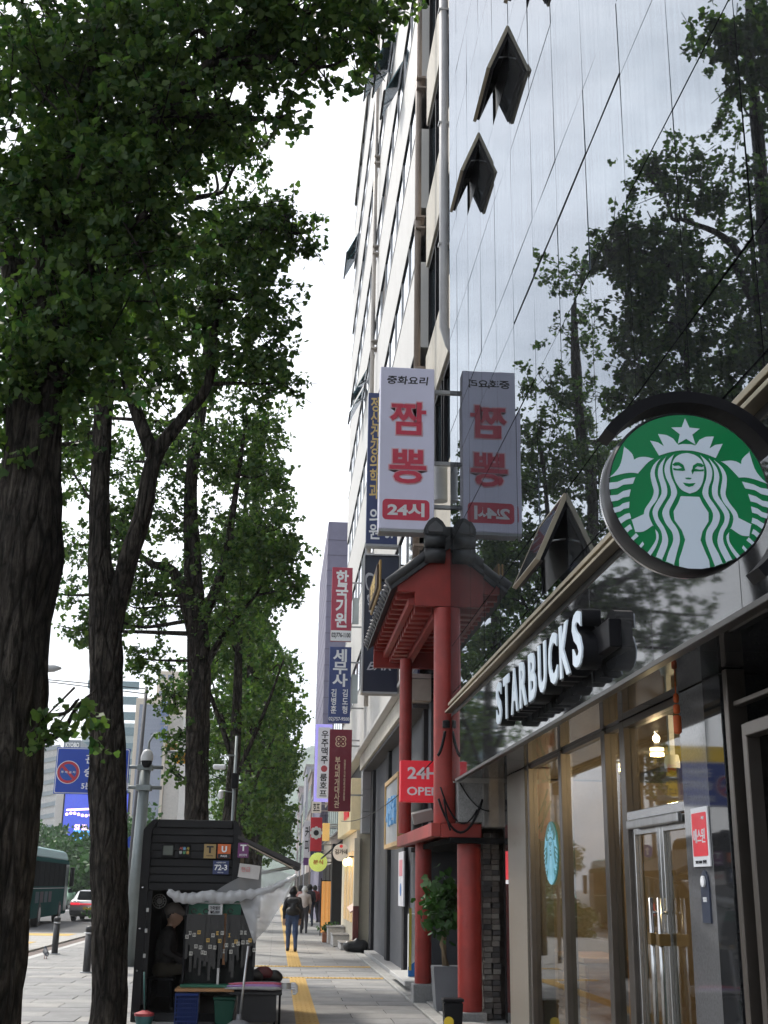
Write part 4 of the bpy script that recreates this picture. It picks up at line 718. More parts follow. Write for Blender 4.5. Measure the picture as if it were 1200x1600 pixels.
c = at(533, 1332, Y=38); rd = (at(546, 1332, Y=38)-c).x
kg = thing('round_white_sign', 'round white hanging sign with dark Korean letters on the cream shop', 'sign', c); lathe('disc', [(rd*.96, .1), (rd, .08), (rd, .0), (rd*.97, -.01)], c, mat('disc_white', (.6, .58, .54), .5, emit=.1), kg, 36, 'y'); text('김가네', (c.x, 37.98, c.z+.02), (rd*1.5, rd*.6), LETK, kg, bold=.03); flat('red_dot', [circ(.05, 16)], (c.x, 37.983, c.z+rd*.72), REDS, kg); box('arm', c.x+rd-.02, 2.15, 38.03, 38.08, c.z-.02, c.z+.02, BLACKM, kg, 0)
# steps, menu stand, bag, planter on the far pavement
for i, (px0, px1, pyb, hh, YY) in enumerate(((532, 566, 1480, .16, 34.4), (520, 548, 1470, .3, 36.2), (512, 535, 1462, .45, 38.2))):
    a = at(px0, pyb, Y=YY); b = at(px1, pyb, Y=YY); tt = thing('stone_step', ['low grey stone step in front of the cream shop', 'middle pale stone step block by the cream shop', 'farthest tall stone block by the steps'][i], 'step', (a.x, YY, 0), 'stone steps along the shop fronts')
    box('block', a.x, max(b.x, 2.1), YY, YY+1.5, 0, hh, KERB, tt, .02); box('tread', a.x-.02, max(b.x, 2.1), YY-.03, YY+1.5, hh+.001, hh+.04, GREYGR, tt, .01)
ms = thing('menu_stand', 'black menu stand with a tilted pale board by the cream shop', 'stand', at(558, 1475, Y=33.9)); p = at(556, 1415, Y=33.9); o = box('menu_board', p.x-.22, p.x+.22, 33.9, 34.2, p.z-.02, p.z+.02, mat('menu_pink', (.5, .33, .28), .5), ms, .005); o.rotation_euler = (.5, -.6, 0)
box('stand_body', p.x-.05, p.x+.25, 33.95, 34.1, .16, p.z-.1, BLACKM, ms, .02); box('stand_foot', p.x-.12, p.x+.32, 33.9, 34.2, .0, .05, BLACKM, ms, .01)
c = at(555, 1463, Y=33.4); body('trash_bag', [((c.x-.18, 33.4, .15), (c.x+.2, 33.42, .15), .14, .16, 0), ((c.x, 33.4, .2), (c.x+.05, 33.4, .34), .1, .03, 0)], [mat('bag_black', (.012, .012, .013), .35, bump=.5, bs=12)], h=.035); tag(bpy.data.objects['trash_bag'], 'black rubbish bag on the step in front of the cream shop', 'bag')
# narrow shops beyond the tower
facade('brick_shop_house', 'low dark shop house right beyond the banded tower', 44.5, 52, 9, mat('shop_brown', (.17, .13, .11), .8, dirt=.3), 2)
facade('cream_shop_house', 'low cream shop house farther along the shop row', 52, 60, 7.5, mat('shop_cream', (.45, .4, .32), .8, dirt=.3), 1)
sbm = mat('violet_grey_slab', (.19, .18, .25), .7, var=.06)
sb_ = thing('slab_tower', 'narrow violet grey slab block rising behind the banded tower', 'tower', (2.6, 61, 0)); pz = at(520, 815, Y=60.2).z; px_ = at(511, 900, Y=60.2).x
box('wall', px_, 14, 60.2, 74, 0, pz, sbm, sb_, .02)
for k in range(22): box('cladding_seam', px_-.012, 14.012, 60.188, 74.012, 1.6+k*.82, 1.63+k*.82, mat('seam_dark', (.12, .11, .16), .7), sb_, 0)
for i in range(9):
    y0 = 74+i*9; hh = [7, 9, 6.5, 11, 8, 10, 7, 12, 9][i]; cl = [(.4, .37, .33), (.25, .2, .18), (.5, .48, .45), (.3, .3, .33), (.42, .36, .28), (.2, .2, .22), (.5, .45, .4), (.35, .3, .3), (.4, .4, .42)][i]
    facade('shop_house', ['pale', 'brown', 'white', 'grey', 'tan', 'charcoal', 'beige', 'mauve', 'ash'][i]+' shop house in the distant row, %s from the slab block' % ['first', 'second', 'third', 'fourth', 'fifth', 'sixth', 'seventh', 'eighth', 'ninth'][i], y0, y0+9, hh, mat('row_%s' % 'abcdefghi'[i], cl, .8, dirt=.3), 3, x=2.2-.1*(i % 2))
BL = [('small_white_sign', 'small white panel sign under the violet beer sign', 487, 1252, 502, 1270, 40, (.6, .58, .56), '호프'), ('red_flower_sign', 'red sign with a white flower print under the beer sign', 485, 1277, 503, 1330, 46, (.5, .03, .05), None), ('navy_strip_sign', 'small navy strip sign below the red flower sign', 485, 1330, 504, 1343, 46, (.04, .05, .1), '스시'),
      ('orange_lit_sign', 'glowing orange yellow box sign beside the red flower sign', 504, 1286, 515, 1314, 44, (.65, .42, .12), None), ('tall_pale_sign', 'tall pale sign farthest along the shop row', 475, 1282, 485, 1340, 58, (.58, .56, .6), '커피'), ('violet_strip_sign', 'violet strip sign low on the distant row', 474, 1335, 482, 1352, 62, (.15, .06, .2), None)]
for nm, lb, a, b, c_, d, YY, colr, tt in BL:
    t, tx, fl, s, h, c = blade(nm, lb, a, b, c_, d, YY, mat(nm, colr, .5, emit=.25 if 'orange' in nm else .05, ecol=(1, .6, .2) if 'orange' in nm else None))
    if tt: tx(tt, 0, 0, .7, .7, LETW if colr[2] < .3 else LETK, stack=h > s*1.5, bold=.02)
    if 'flower' in nm:
        for k in range(8): flat('petal', [circ(.075, 12, .16*math.cos(k*math.pi/4), .16*math.sin(k*math.pi/4))], (c.x, YY-.004, c.z+.05), LETW, t)
        flat('flower_core', [circ(.1, 16)], (c.x, YY-.005, c.z+.05), LETK, t)
c = at(497, 1347, Y=45); ov = thing('oval_green_sign', 'yellow green oval sign hanging low over the far pavement', 'sign', c); lathe('oval', [(.3, .1), (.33, .08), (.33, 0), (.3, -.01)], c, mat('lime_sign', (.5, .6, .12), .5, emit=.25, ecol=(.7, .8, .2)), ov, 28, 'y'); text('분식', (c.x, 44.98, c.z), (.36, .16), mat('orange_letters', (.6, .15, .03), .5), ov, bold=.03); box('arm', c.x+.3, 2.2, 45.03, 45.07, c.z-.02, c.z+.02, BLACKM, ov, 0)
c = at(513, 1410, Y=44); oc = thing('orange_curtain', 'orange lit fabric banner panel standing at a shop door', 'banner', (c.x, 44, .1)); a, b = at(502, 1410, Y=44).x, at(523, 1410, Y=44).x; zt = at(510, 1377, Y=44).z
n = 12; V = [(a+(b-a)*i/n, 44+.04*math.sin(i*1.9), z) for z in (.1, zt) for i in range(n+1)]+[(a+(b-a)*i/n, 44.02+.04*math.sin(i*1.9), z) for z in (.1, zt) for i in range(n+1)]; m_ = n+1
Fc = [(i, i+1, m_+i+1, m_+i) for i in range(n)]+[(2*m_+i+1, 2*m_+i, 3*m_+i, 3*m_+i+1) for i in range(n)]; link('cloth', mesh('cloth', V, Fc), mat('orange_cloth_lit', (.55, .28, .1), .8, emit=.2, ecol=(1, .5, .15)), oc); bpy.data.objects['cloth'].parent = oc; bpy.data.objects['cloth'].location = -Vector(oc.location)
box('pole', a-.03, a, 43.98, 44.02, 0, zt+.1, BLACKM, oc, 0); box('rail', a-.03, b+.03, 43.98, 44.02, zt, zt+.03, BLACKM, oc, 0)
aw = thing('dark_awning', 'black shop awning and panel beside the orange banner', 'awning', (2.0, 43, 2.5)); p = at(516, 1318, Y=42.5); q = at(530, 1440, Y=42.5)
box('panel', q.x-.28, 2.2, 42.5, 43.2, .2, p.z, mat('awning_black', (.015, .015, .017), .7), aw, .01); prism('canopy', [(p.x-.25, p.z-.5), (2.2, p.z+.1), (2.2, p.z+.16), (p.x-.25, p.z-.44)], 'y', 42.3, 44.3, MATS['awning_black'], aw)
fp = thing('flower_planter', 'small planter of green leaves on the far pavement', 'planter', at(517, 1440, Y=39)); c = at(517, 1440, Y=39); box('pot', c.x-.25, c.x+.2, 38.9, 39.3, 0, .3, mat('terracotta', (.25, .1, .05), .8), fp, .02)
FPC = c

# ================================================================ TREES
BARK = mat_bark('ginkgo_bark', (.014, .012, .010), (.07, .06, .05)); LEAFG = mat_leaf('ginkgo_leaf', (.024, .066, .018), (.10, .165, .035), .5); LEAFN = mat_leaf('plant_leaf', (.02, .06, .012), (.05, .12, .03), .2)
LEAF_T = np.array([(0, 0, 0), (-.5, .55, .05), (-.3, .86, .02), (0, .74, -.06), (.3, .86, .02), (.5, .55, .05)])
def leaves(P, D, size, rng):
    """fan-shaped leaves at points P hanging roughly along D"""
    n = len(P); d = D+rng.normal(0, .55, (n, 3)); d /= np.linalg.norm(d, axis=1)[:, None]
    a = rng.normal(0, 1, (n, 3)); a -= d*(a*d).sum(1)[:, None]; a /= np.linalg.norm(a, axis=1)[:, None]; b = np.cross(a, d)
    s = size*rng.uniform(.5, 1.4, n)
    V = P[:, None, :]+s[:, None, None]*(LEAF_T[None, :, 0:1]*a[:, None, :]+LEAF_T[None, :, 1:2]*d[:, None, :]+LEAF_T[None, :, 2:3]*b[:, None, :])
    return V.reshape(-1, 3)
def leaf_object(name, V, m, parent, origin):
    n = len(V)//6; me = bpy.data.meshes.new(name); me.vertices.add(n*6); me.vertices.foreach_set('co', (V-np.array(origin)).astype(np.float32).ravel())
    q = np.array([0, 1, 2, 3, 0, 3, 4, 5]); idx = (np.arange(n)[:, None]*6+q).ravel(); me.loops.add(n*8); me.loops.foreach_set('vertex_index', idx.astype(np.int32))
    me.polygons.add(n*2); me.polygons.foreach_set('loop_start', (np.arange(n*2)*4).astype(np.int32)); me.update(calc_edges=True)
    return link(name, me, m, parent, origin)
def spline(P, n=6):
    P = [np.array(p, float) for p in P]; P = [2*P[0]-P[1]]+P+[2*P[-1]-P[-2]]; out = []
    for i in range(1, len(P)-2):
        for k in range(n):
            t = k/n; out.append(.5*((2*P[i])+(-P[i-1]+P[i+1])*t+(2*P[i-1]-5*P[i]+4*P[i+1]-P[i+2])*t*t+(-P[i-1]+3*P[i]-3*P[i+1]+P[i+2])*t**3))
    out.append(P[-2]); return np.array(out)
def bark_tube(pts, rads, sides, seed, amp=.14):
    rng = np.random.default_rng(seed); ph = rng.uniform(0, 6.28, 8); V, Fc = tube_geo([Vector(p) for p in pts], list(rads), sides); V = np.array([tuple(v) for v in V])
    n = len(pts)
    for i in range(n):
        c = pts[i]; ring = V[i*sides:(i+1)*sides]; th = np.arange(sides)*2*math.pi/sides; z = pts[i][2]
        rid = np.zeros(sides)
        for k, fr in enumerate((9, 13, 17, 23)): rid += np.abs(np.sin(fr*.5*th+ph[k]+1.3*np.sin(z*(2.1+k)+ph[k+4])))/4
        lob = .07*np.sin(2*th+z*.8+ph[0])+.06*np.sin(3*th-z*1.3+ph[1])+.045*np.sin(th+z*4.1+ph[2])*np.sin(z*2.3+ph[3])
        V[i*sides:(i+1)*sides] = c+(ring-c)*(1+amp*(rid-.6)*2+lob)[:, None]
    return [tuple(v) for v in V], Fc
def tree(label, trunk, limbs, blobs, lsize, seed, twig_leaves=26, sides=28, steps=14, name='ginkgo_tree', group='ginkgo trees along the pavement', leafm=None, density=.6):
    """trunk: [(point, radius)]; limbs: list of the same; blobs: (centre, rx, ry, rz, twigs)"""
    rng = np.random.default_rng(seed); P = [t[0] for t in trunk]; base = Vector(tuple(P[0])); t = thing(name, label, 'tree', base, group)
    pts = spline(P, steps); rad = np.interp(np.linspace(0, 1, len(pts)), np.linspace(0, 1, len(P)), [q[1] for q in trunk])
    V, Fc = bark_tube(pts, rad, sides, seed); V = [tuple(np.array(v)-np.array(base)) for v in V]; link('trunk', mesh('trunk', V, Fc, True), BARK, t, base)
    allp = [pts]
    for k, lb in enumerate(limbs):
        lp = spline([q[0] for q in lb], 6); lr = np.interp(np.linspace(0, 1, len(lp)), np.linspace(0, 1, len(lb)), [q[1] for q in lb])
        V, Fc = bark_tube(lp, lr, 14, seed+k+1, .06); V = [tuple(np.array(v)-lp[0]) for v in V]; link('limb', mesh('limb', V, Fc, True), BARK, t, Vector(lp[0])); allp.append(lp)
    wood = np.vstack(allp); LV = []; bg_ = []
    for (c, rx, ry, rz, nt_) in blobs:
        c = np.array(c); d = np.linalg.norm(wood-c, axis=1)+np.maximum(0, wood[:, 2]-c[2])*1.5; w0 = wood[d.argmin()]
        mid = (w0+c)/2+rng.normal(0, .1, 3); lp = spline([w0, mid, c, c+(c-w0)*.25+[0, 0, .1]], 4); L_ = np.linalg.norm(c-w0); bg_.append(tube_geo([Vector(q) for q in lp], list(np.linspace(.02+.016*min(L_, 3), .008, len(lp))), 6))
        nt_ = max(1, int(nt_*density)); u = rng.normal(0, 1, (nt_, 3)); u /= np.linalg.norm(u, axis=1)[:, None]; r = rng.uniform(.25, 1, nt_)**.6
        st_ = c+u*r[:, None]*np.array([rx, ry, rz])*.85
        dr = u*.6+rng.normal(0, .45, (nt_, 3))+np.array([0, 0, -.15]); dr /= np.linalg.norm(dr, axis=1)[:, None]; ln = rng.uniform(.25, .75, nt_)*min(1.2, .6+.4*rx)
        for k in range(nt_):
            if k % 3 == 0: bg_.append(tube_geo([Vector(st_[k]-dr[k]*ln[k]*.6), Vector(st_[k]+dr[k]*ln[k])], [.009, .004], 4, False))
        nsp = 5; tt = rng.uniform(0, 1, (nt_, nsp)); spur = st_[:, None, :]+dr[:, None, :]*(ln[:, None]*tt)[..., None]; nl = max(2, twig_leaves//nsp)
        pp = spur[:, :, None, :]+rng.normal(0, lsize*.42, (nt_, nsp, nl, 3)); pp = pp.reshape(-1, 3); dd = rng.normal(0, .6, pp.shape)+np.array([0, 0, -.35]); dd /= np.linalg.norm(dd, axis=1)[:, None]
        LV.append(leaves(pp, dd, lsize, rng))
    V, Fc = [], []
    for vs, fs in bg_: k = len(V); V += [tuple(np.array(v)-np.array(base)) for v in vs]; Fc += [tuple(i+k for i in f) for f in fs]
    link('branches', mesh('branches', V, Fc, True), BARK, t, base)['kind'] = 'stuff'; leaf_object('crown', np.vstack(LV), leafm or LEAFG, t, base); return t
def A(px, py, Y): return np.array(at(px, py, Y=Y))
def B(px, py, Y, r, n, rz=None, ry=None): return (A(px, py, Y), r, ry or r, rz or r*.85, n)
# nearest tree
Y1 = 9.5; b0 = A(-22, 1600, Y1); b0[2] = -.02
tree('thickest ginkgo trunk at the left edge, nearest to the camera', [(b0, .33), (b0+[0, 0, .35], .27), (A(-2, 1400, Y1), .24), (A(12, 1200, Y1), .235), (A(26, 1000, Y1), .225), (A(46, 860, Y1), .245), (A(52, 720, Y1), .21), (A(62, 580, Y1), .19), (A(75, 450, Y1), .17), (A(110, 280, Y1), .16), (A(150, 80, Y1), .13), (A(180, -250, Y1), .08), (A(200, -700, Y1), .03)],
     [[(A(60, 600, Y1), .16), (A(20, 420, 9.9), .12), (A(-20, 250, 10.3), .09), (A(-60, 50, 10.6), .05)], [(A(100, 330, Y1), .1), (A(190, 230, 9.2), .07), (A(300, 120, 9.0), .045), (A(450, 10, 8.9), .02)], [(A(75, 450, Y1), .08), (A(150, 400, 9.2), .05), (A(230, 330, 9.0), .02)]],
     [B(60, 190, 9.4, .85, 130), B(175, 110, 9.3, .8, 130), B(20, 60, 9.7, .9, 130), B(290, 60, 9.2, .7, 110), B(390, 20, 9.0, .5, 80), B(470, 20, 8.9, .42, 60), B(545, 40, 8.9, .33, 38, .22), B(600, 20, 8.8, .2, 12), B(425, 110, 9.0, .18, 14, .3), B(500, 105, 8.9, .16, 12, .26), B(425, 185, 9.0, .12, 6, .12),
      B(240, 200, 9.1, .5, 70), B(140, 290, 9.2, .62, 100), B(30, 320, 9.4, .45, 60), B(185, 420, 9.2, .55, 80), B(130, 520, 9.3, .5, 70), B(20, 520, 9.3, .5, 60), B(90, 590, 9.3, .35, 40), B(230, 330, 9.1, .42, 50), B(-40, 640, 9.6, .5, 50), B(10, 760, 9.8, .32, 24), B(330, 160, 9.1, .35, 40),
      B(100, 1115, 9.2, .17, 7, .12), B(120, 1105, 9.2, .12, 3, .08), B(250, -120, 9.4, 1.0, 110), B(60, -200, 9.5, 1.2, 120), B(180, -450, 9.5, 1.2, 110)], .074, 11, 34, 44, 16, density=.85)
# second tree: straight stem, thick side stem that forks
Y2 = 15.8; b0 = A(166, 1600, Y2); b0[2] = -.02
tree('ginkgo tree with a forked side stem standing left of the black kiosk', [(b0, .235), (b0+[0, 0, .3], .215), (A(171, 1400, Y2), .215), (A(171, 1250, Y2), .215), (A(165, 1080, Y2), .195), (A(163, 970, Y2), .195), (A(156, 850, Y2), .14), (A(160, 680, Y2), .13), (A(175, 480, Y2), .13), (A(200, 200, Y2), .1), (A(215, -100, Y2), .05), (A(220, -250, Y2), .02)],
     [[(A(170, 990, Y2), .15), (A(195, 890, 15.75), .125), (A(222, 810, 15.7), .115), (A(243, 715, 15.7), .10), (A(285, 655, 15.6), .08), (A(325, 600, 15.5), .065), (A(335, 500, 15.4), .06), (A(345, 380, 15.3), .03)], [(A(243, 720, 15.7), .1), (A(215, 650, 15.8), .085), (A(195, 580, 15.9), .07), (A(188, 470, 16), .04)], [(A(180, 450, Y2), .09), (A(260, 330, 15.6), .06), (A(350, 300, 15.4), .03)]],
     [B(330, 420, 15.5, .95, 150), B(395, 360, 15.4, .7, 110), B(440, 350, 15.4, .4, 44), B(470, 365, 15.4, .22, 12), B(280, 470, 15.7, .85, 110), B(385, 470, 15.4, .6, 80), B(410, 540, 15.4, .45, 56), B(420, 600, 15.4, .3, 30), B(240, 250, 15.7, .8, 70), B(330, 240, 15.5, .6, 50), B(170, 380, 16, .85, 80), B(120, 280, 16.2, .8, 60), B(90, 600, 16.3, .7, 70), B(200, 540, 15.9, .6, 70), B(140, 480, 16.1, .8, 90),
      B(230, 100, 15.7, .7, 36), B(290, 20, 15.5, .5, 20), B(180, -60, 15.8, .7, 26), B(385, 240, 15.4, .4, 36), B(60, 460, 16.4, .8, 60), B(250, 600, 15.9, .45, 40), B(320, 560, 15.6, .5, 50), B(30, 700, 16.4, .7, 50), B(130, 690, 16.2, .5, 36)], .084, 12, 28, 40, 16, density=.72)
# third tree behind the kiosk
Y3 = 25.; b0 = A(306, 1400, Y3); b0[2] = -.02
tree('ginkgo tree rising right behind the black kiosk', [(b0, .3), (A(306, 1400, Y3), .25), (A(308, 1150, Y3), .235), (A(311, 1020, Y3), .22), (A(302, 900, Y3), .18), (A(298, 760, Y3), .14), (A(320, 600, Y3), .12), (A(330, 440, Y3), .06), (A(332, 380, Y3), .03)],
     [[(A(308, 1010, Y3), .14), (A(275, 900, 25), .11), (A(235, 880, 25), .07), (A(200, 850, 25), .03)], [(A(312, 980, Y3), .12), (A(350, 880, 24.8), .09), (A(370, 760, 24.6), .06), (A(385, 650, 24.6), .03)], [(A(312, 1060, Y3), .08), (A(350, 990, 24.8), .06), (A(400, 930, 24.6), .02)]],
     [B(300, 720, 25, 1.0, 110), B(370, 690, 24.7, .9, 100), B(415, 740, 24.6, .55, 56), B(425, 830, 24.5, .6, 64), B(455, 860, 24.5, .35, 26), B(390, 880, 24.6, .75, 84), B(445, 910, 24.5, .45, 44), B(340, 830, 24.8, .8, 84), B(235, 800, 25, .8, 74), B(205, 880, 25, .7, 60), B(250, 930, 25.2, .7, 60), B(165, 960, 25.2, .5, 34), B(130, 985, 25.2, .35, 18), B(350, 960, 24.8, .7, 70), B(230, 1030, 25.2, .45, 34), B(270, 1090, 25.2, .4, 28), B(300, 600, 25, .8, 55), B(370, 580, 24.7, .6, 40), B(325, 480, 25, .7, 40), B(250, 690, 25.2, .6, 44), B(340, 400, 25, .6, 40), B(420, 660, 24.6, .4, 30), B(115, 740, 25.6, .8, 46), B(195, 720, 25.4, .7, 46), B(122, 850, 25.5, .7, 42), B(190, 810, 25.3, .6, 40), B(110, 930, 25.6, .5, 24), B(215, 950, 25.3, .5, 28), B(130, 650, 25.6, .8, 40), B(285, 1150, 25.1, .35, 18), B(270, 1200, 25, .25, 9)], .095, 13, 24, 30, 10, density=.85)
# row of trees receding along the kerb
rows = [(33., 350, 'slim ginkgo trunk just right of the tree behind the kiosk'), (41., 372, 'ginkgo tree with a low leafy crown over the far pavement'), (50., 385, 'ginkgo tree in mid row beyond the awning'), (60., 395, 'ginkgo tree second from the far end of the row'), (74., 402, 'ginkgo tree at the far end of the row')]
for k, (Y, px, lb) in enumerate(rows):
    rg = np.random.default_rng(50+k); b0 = A(px, 1400, Y); b0[2] = 0; x0 = b0[0]; b0 = np.array([x0, Y, -.02]); H_ = [14.5, 14, 13.5, 14, 13][k]
    blobs = []
    for j in range(26):
        zz = 3.3+(H_-3.6)*((j+.5)/26); rr = (1.95 if k else 1.55)*math.sin(math.pi*min(1, .22+.78*(zz-2.2)/(H_-1.2)))**.7; a = rg.uniform(0, 6.28); q = rg.uniform(.35, .8)
        if k == 0 and zz < 5.5: continue
        blobs.append((np.array([x0+rr*q*math.cos(a), Y+rr*q*math.sin(a), zz]), .85, .85, .6, 46))
    tree(lb, [(b0, .22), (b0+[0, 0, 2], .18), (b0+[.1, 0, 6], .14), (b0+[0, 0, 10], .08), (b0+[.1, 0, H_-.6], .02)], [[(b0+[0, 0, 4], .08), (b0+[.8, -.3, 6], .05), (b0+[1.3, -.5, 7.5], .02)], [(b0+[0, 0, 5], .08), (b0+[-.8, .3, 7], .05), (b0+[-1.3, .5, 8.5], .02)]], blobs, .12+.012*k, 60+k, 20, 14, 5)
# foliage of the potted plant, kerbside shrubs
rng = np.random.default_rng(5); P = np.array([2.33, 17.55, 1.42])+rng.normal(0, 1, (420, 3))*[.13, .13, .17]; o = leaf_object('foliage', leaves(P, rng.normal(0, .5, P.shape)+[0, 0, -.6], .13, rng), LEAFN, pt, Vector((2.38, 17.6, .06)))
P = np.array([FPC.x, 39.1, .38])+rng.normal(0, 1, (160, 3))*[.16, .1, .06]; leaf_object('foliage', leaves(P, rng.normal(0, .5, P.shape)+[0, 0, .3], .1, rng), LEAFN, fp, Vector((FPC.x, 39, 0)))
def shrub(name, label, cen, r, n, ls, cat='shrub', group='green shrubs across the road', trunk=0.):
    t = thing(name, label, cat, (cen[0], cen[1], -.15), group); rg = np.random.default_rng(int(abs(cen[0]*7+cen[1]*3))); u = rg.normal(0, 1, (n, 3)); u /= np.linalg.norm(u, axis=1)[:, None]; rr = rg.uniform(.55, 1, n)*(1+.25*np.sin(u[:, 0]*5+cen[0])*np.cos(u[:, 2]*6))
    P = np.array(cen)+u*rr[:, None]*np.array(r); P[:, 2] = np.maximum(P[:, 2], -.1); leaf_object('crown', leaves(P, rg.normal(0, .6, P.shape)+[0, 0, -.2], ls, rg), LEAFN, t, Vector((cen[0], cen[1], -.15)))
    tube('trunk', [(cen[0], cen[1], -.15), (cen[0]+.02, cen[1], cen[2]-r[2]*.3)], [.05+.1*trunk, .03+.06*trunk], BARK, t, 7)
"""hedges and far street trees on the left"""
for i, (px, py, Y, r, lb, nm) in enumerate(((206, 1432, 46, (1.1, 1.3, .8), 'clipped hedge mound left of the kiosk wall, nearer one', 'hedge'), (197, 1425, 52, (1.4, 1.6, .9), 'clipped hedge mound behind the nearer hedge', 'hedge'), (145, 1350, 120, (5, 4, 3.2), 'round bright street tree under the big screen', 'street_tree'), (118, 1352, 125, (3.6, 4, 2.6), 'smaller street tree left of the bright one under the screen', 'street_tree'), (165, 1375, 100, (3, 3, 2.4), 'street tree behind the forked ginkgo trunk', 'street_tree'), (72, 1330, 150, (4.5, 4, 3.5), 'dark pine beside the striped building', 'street_tree'), (205, 1345, 110, (4, 4, 4.5), 'street tree seen between the trunk and the sign pole', 'street_tree'))):
    c = at(px, py, Y=Y); shrub(nm, lb, tuple(c), r, 2600 if nm == 'hedge' else 3000, .12 if nm == 'hedge' else .42, 'hedge' if nm == 'hedge' else 'tree', trunk=0 if nm == 'hedge' else 1)

# ================================================================ STREET KIOSK AND STALL
KB = mat('kiosk_black', (.02, .02, .022), .55, .0, spec=.2, var=.15, dirt=.3); KY = 16.4
def kx(px): return at(px, 1450, Y=16.3).x
def kz(py): return at(300, py, Y=16.3).z
kk = thing('street_kiosk', 'black street kiosk with louvred end wall and open counter', 'kiosk', (-1.1, 17.5, 0))
xl, xr = -1.73, -.5
def rtop(x0, x1, z1, r=.12): return [(x0, 2.0), (x0, z1-r)]+[(x0+r-r*math.cos(a), z1-r+r*math.sin(a)) for a in (.4, .8, 1.2)]+[(x0+r, z1), (x1-r, z1)]+[(x1-r+r*math.sin(a), z1-r+r*math.cos(a)) for a in (.4, .8, 1.2)]+[(x1, z1-r), (x1, 2.0)]
prism('roof_shell', [(xl, 1.56)]+rtop(xl, xr, 2.43)[1:-1]+[(xr, 1.56)], 'y', KY+.05, 18.9, KB, kk)
box('side_wall', xl, xl+.07, KY+.05, 18.9, .0, 1.559, KB, kk, .004); box('end_wall', xl+.071, xr, 18.8, 18.9, 0, 1.559, KB, kk, 0); box('plinth', xl+.071, xr, KY+.05, 18.79, 0, .1, KB, kk, .006)
prism('corner_post', [(xl-.02, 0), (xl-.02, 2.32), (xl+.1, 2.45), (xl+.16, 2.45), (xl+.09, 2.3), (xl+.09, 0)], 'y', KY-.02, KY+.049, mat('kiosk_frame', (.018, .018, .02), .45, spec=.2), kk, .006)
box('top_rail', xl+.161, xr-.1, KY-.02, KY+.049, 2.35, 2.45, MATS['kiosk_frame'], kk, .008); prism('corner_post', [(xr+.02, 1.5), (xr+.02, 2.32), (xr-.06, 2.45), (xr-.099, 2.45), (xr-.08, 2.3), (xr-.08, 1.5)], 'y', KY-.02, KY+.049, MATS['kiosk_frame'], kk, .006)
for i in range(8): box('louvre_board', xl+.092, xr-.082, KY, KY+.03, 1.57+i*.098, 1.57+i*.098+.09, KB, kk, .006, rot=(math.radians(-6), 0, 0))
box('door_jamb', xl+.091, xl+.15, KY-.01, KY+.049, .2, 1.56, MATS['kiosk_frame'], kk, .004); box('inner_wall', -1.0, -.95, KY+.9, 18.7, .2, 1.55, DARK, kk, 0)
for z in (.75, 1.05, 1.3): box('latch', xl+.085, xl+.12, KY-.04, KY-.011, z, z+.05, ALU, kk, .004)
for z in (.1, .6, 1.1, 1.6): lathe('bolt', [(.012, 0), (.012, -.012)], (xl+.02, KY-.021, z), STEEL, kk, 8, 'y')
def plate(name, label, px0, py0, px1, py1, m, Y=KY-.03, cat='sign'):
    a, b = at(px0, py1, Y=Y), at(px1, py0, Y=Y); t = thing(name, label, cat, ((a.x+b.x)/2, Y, (a.z+b.z)/2)); box('plate', a.x, b.x, Y, Y+.018, a.z, b.z, m, t, .003); return t, (a.x+b.x)/2, (a.z+b.z)/2, b.x-a.x, b.z-a.z
t, cx, cz, w_, h_ = plate('small_screen', 'small grey display screen set in the kiosk louvres', 252, 1319, 273, 1340, BLACKM, cat='screen'); box('display', cx-w_*.38, cx+w_*.38, KY-.034, KY-.031, cz-h_*.3, cz+h_*.38, mat('display_grey', (.13, .15, .13), .2), t, 0)
t, cx, cz, w_, h_ = plate('colour_plate', 'black plate with small coloured letters on the kiosk', 278, 1319, 298, 1340, BLACKM)
for i, (ch, c_) in enumerate(zip('서울사랑상품', ((.7, .15, .15), (.2, .45, .7), (.6, .5, .1), (.65, .65, .65), (.2, .6, .3), (.7, .4, .1)))): text(ch, (cx-.045+.045*(i % 3), KY-.034, cz+.03-.05*(i//3)), (.038, .038), mat('ltr_%s' % 'abcdef'[i], c_, .5), t, bold=.03)
t, cx, cz, w_, h_ = plate('gold_transit_plate', 'gold transit card plate with a black T on the kiosk', 318, 1319, 338, 1341, mat('gold_plate', (.38, .26, .1), .4)); text('T', (cx, KY-.036, cz+.02), (.09, .09), LETK, t, bold=.04); text('money', (cx, KY-.036, cz-.06), (.09, .02), LETK, t)
t, cx, cz, w_, h_ = plate('orange_pass_plate', 'orange pass plate with a white U on the kiosk', 339.5, 1319, 361, 1341, mat('orange_plate', (.62, .13, .025), .4)); text('U', (cx, KY-.036, cz+.025), (.07, .08), LETW, t, bold=.05); flat('foot', [rrect(w_*.96, h_*.3, .005)], (cx, KY-.033, cz-h_*.34), LETK, t); text('PASS', (cx, KY-.038, cz-h_*.34), (.08, .025), LETW, t, bold=.02)
t, cx, cz, w_, h_ = plate('number_plate', 'navy number plate reading 72-3 on the kiosk', 332, 1345, 358, 1366, NAVY); text('72-3', (cx, KY-.036, cz), (w_*.8, h_*.42), LETW, t, bold=.03); text('서울특별시 중구', (cx, KY-.036, cz+h_*.36), (w_*.6, h_*.1), LETW, t); text('SEOUL', (cx, KY-.036, cz-h_*.36), (w_*.4, h_*.08), LETW, t)
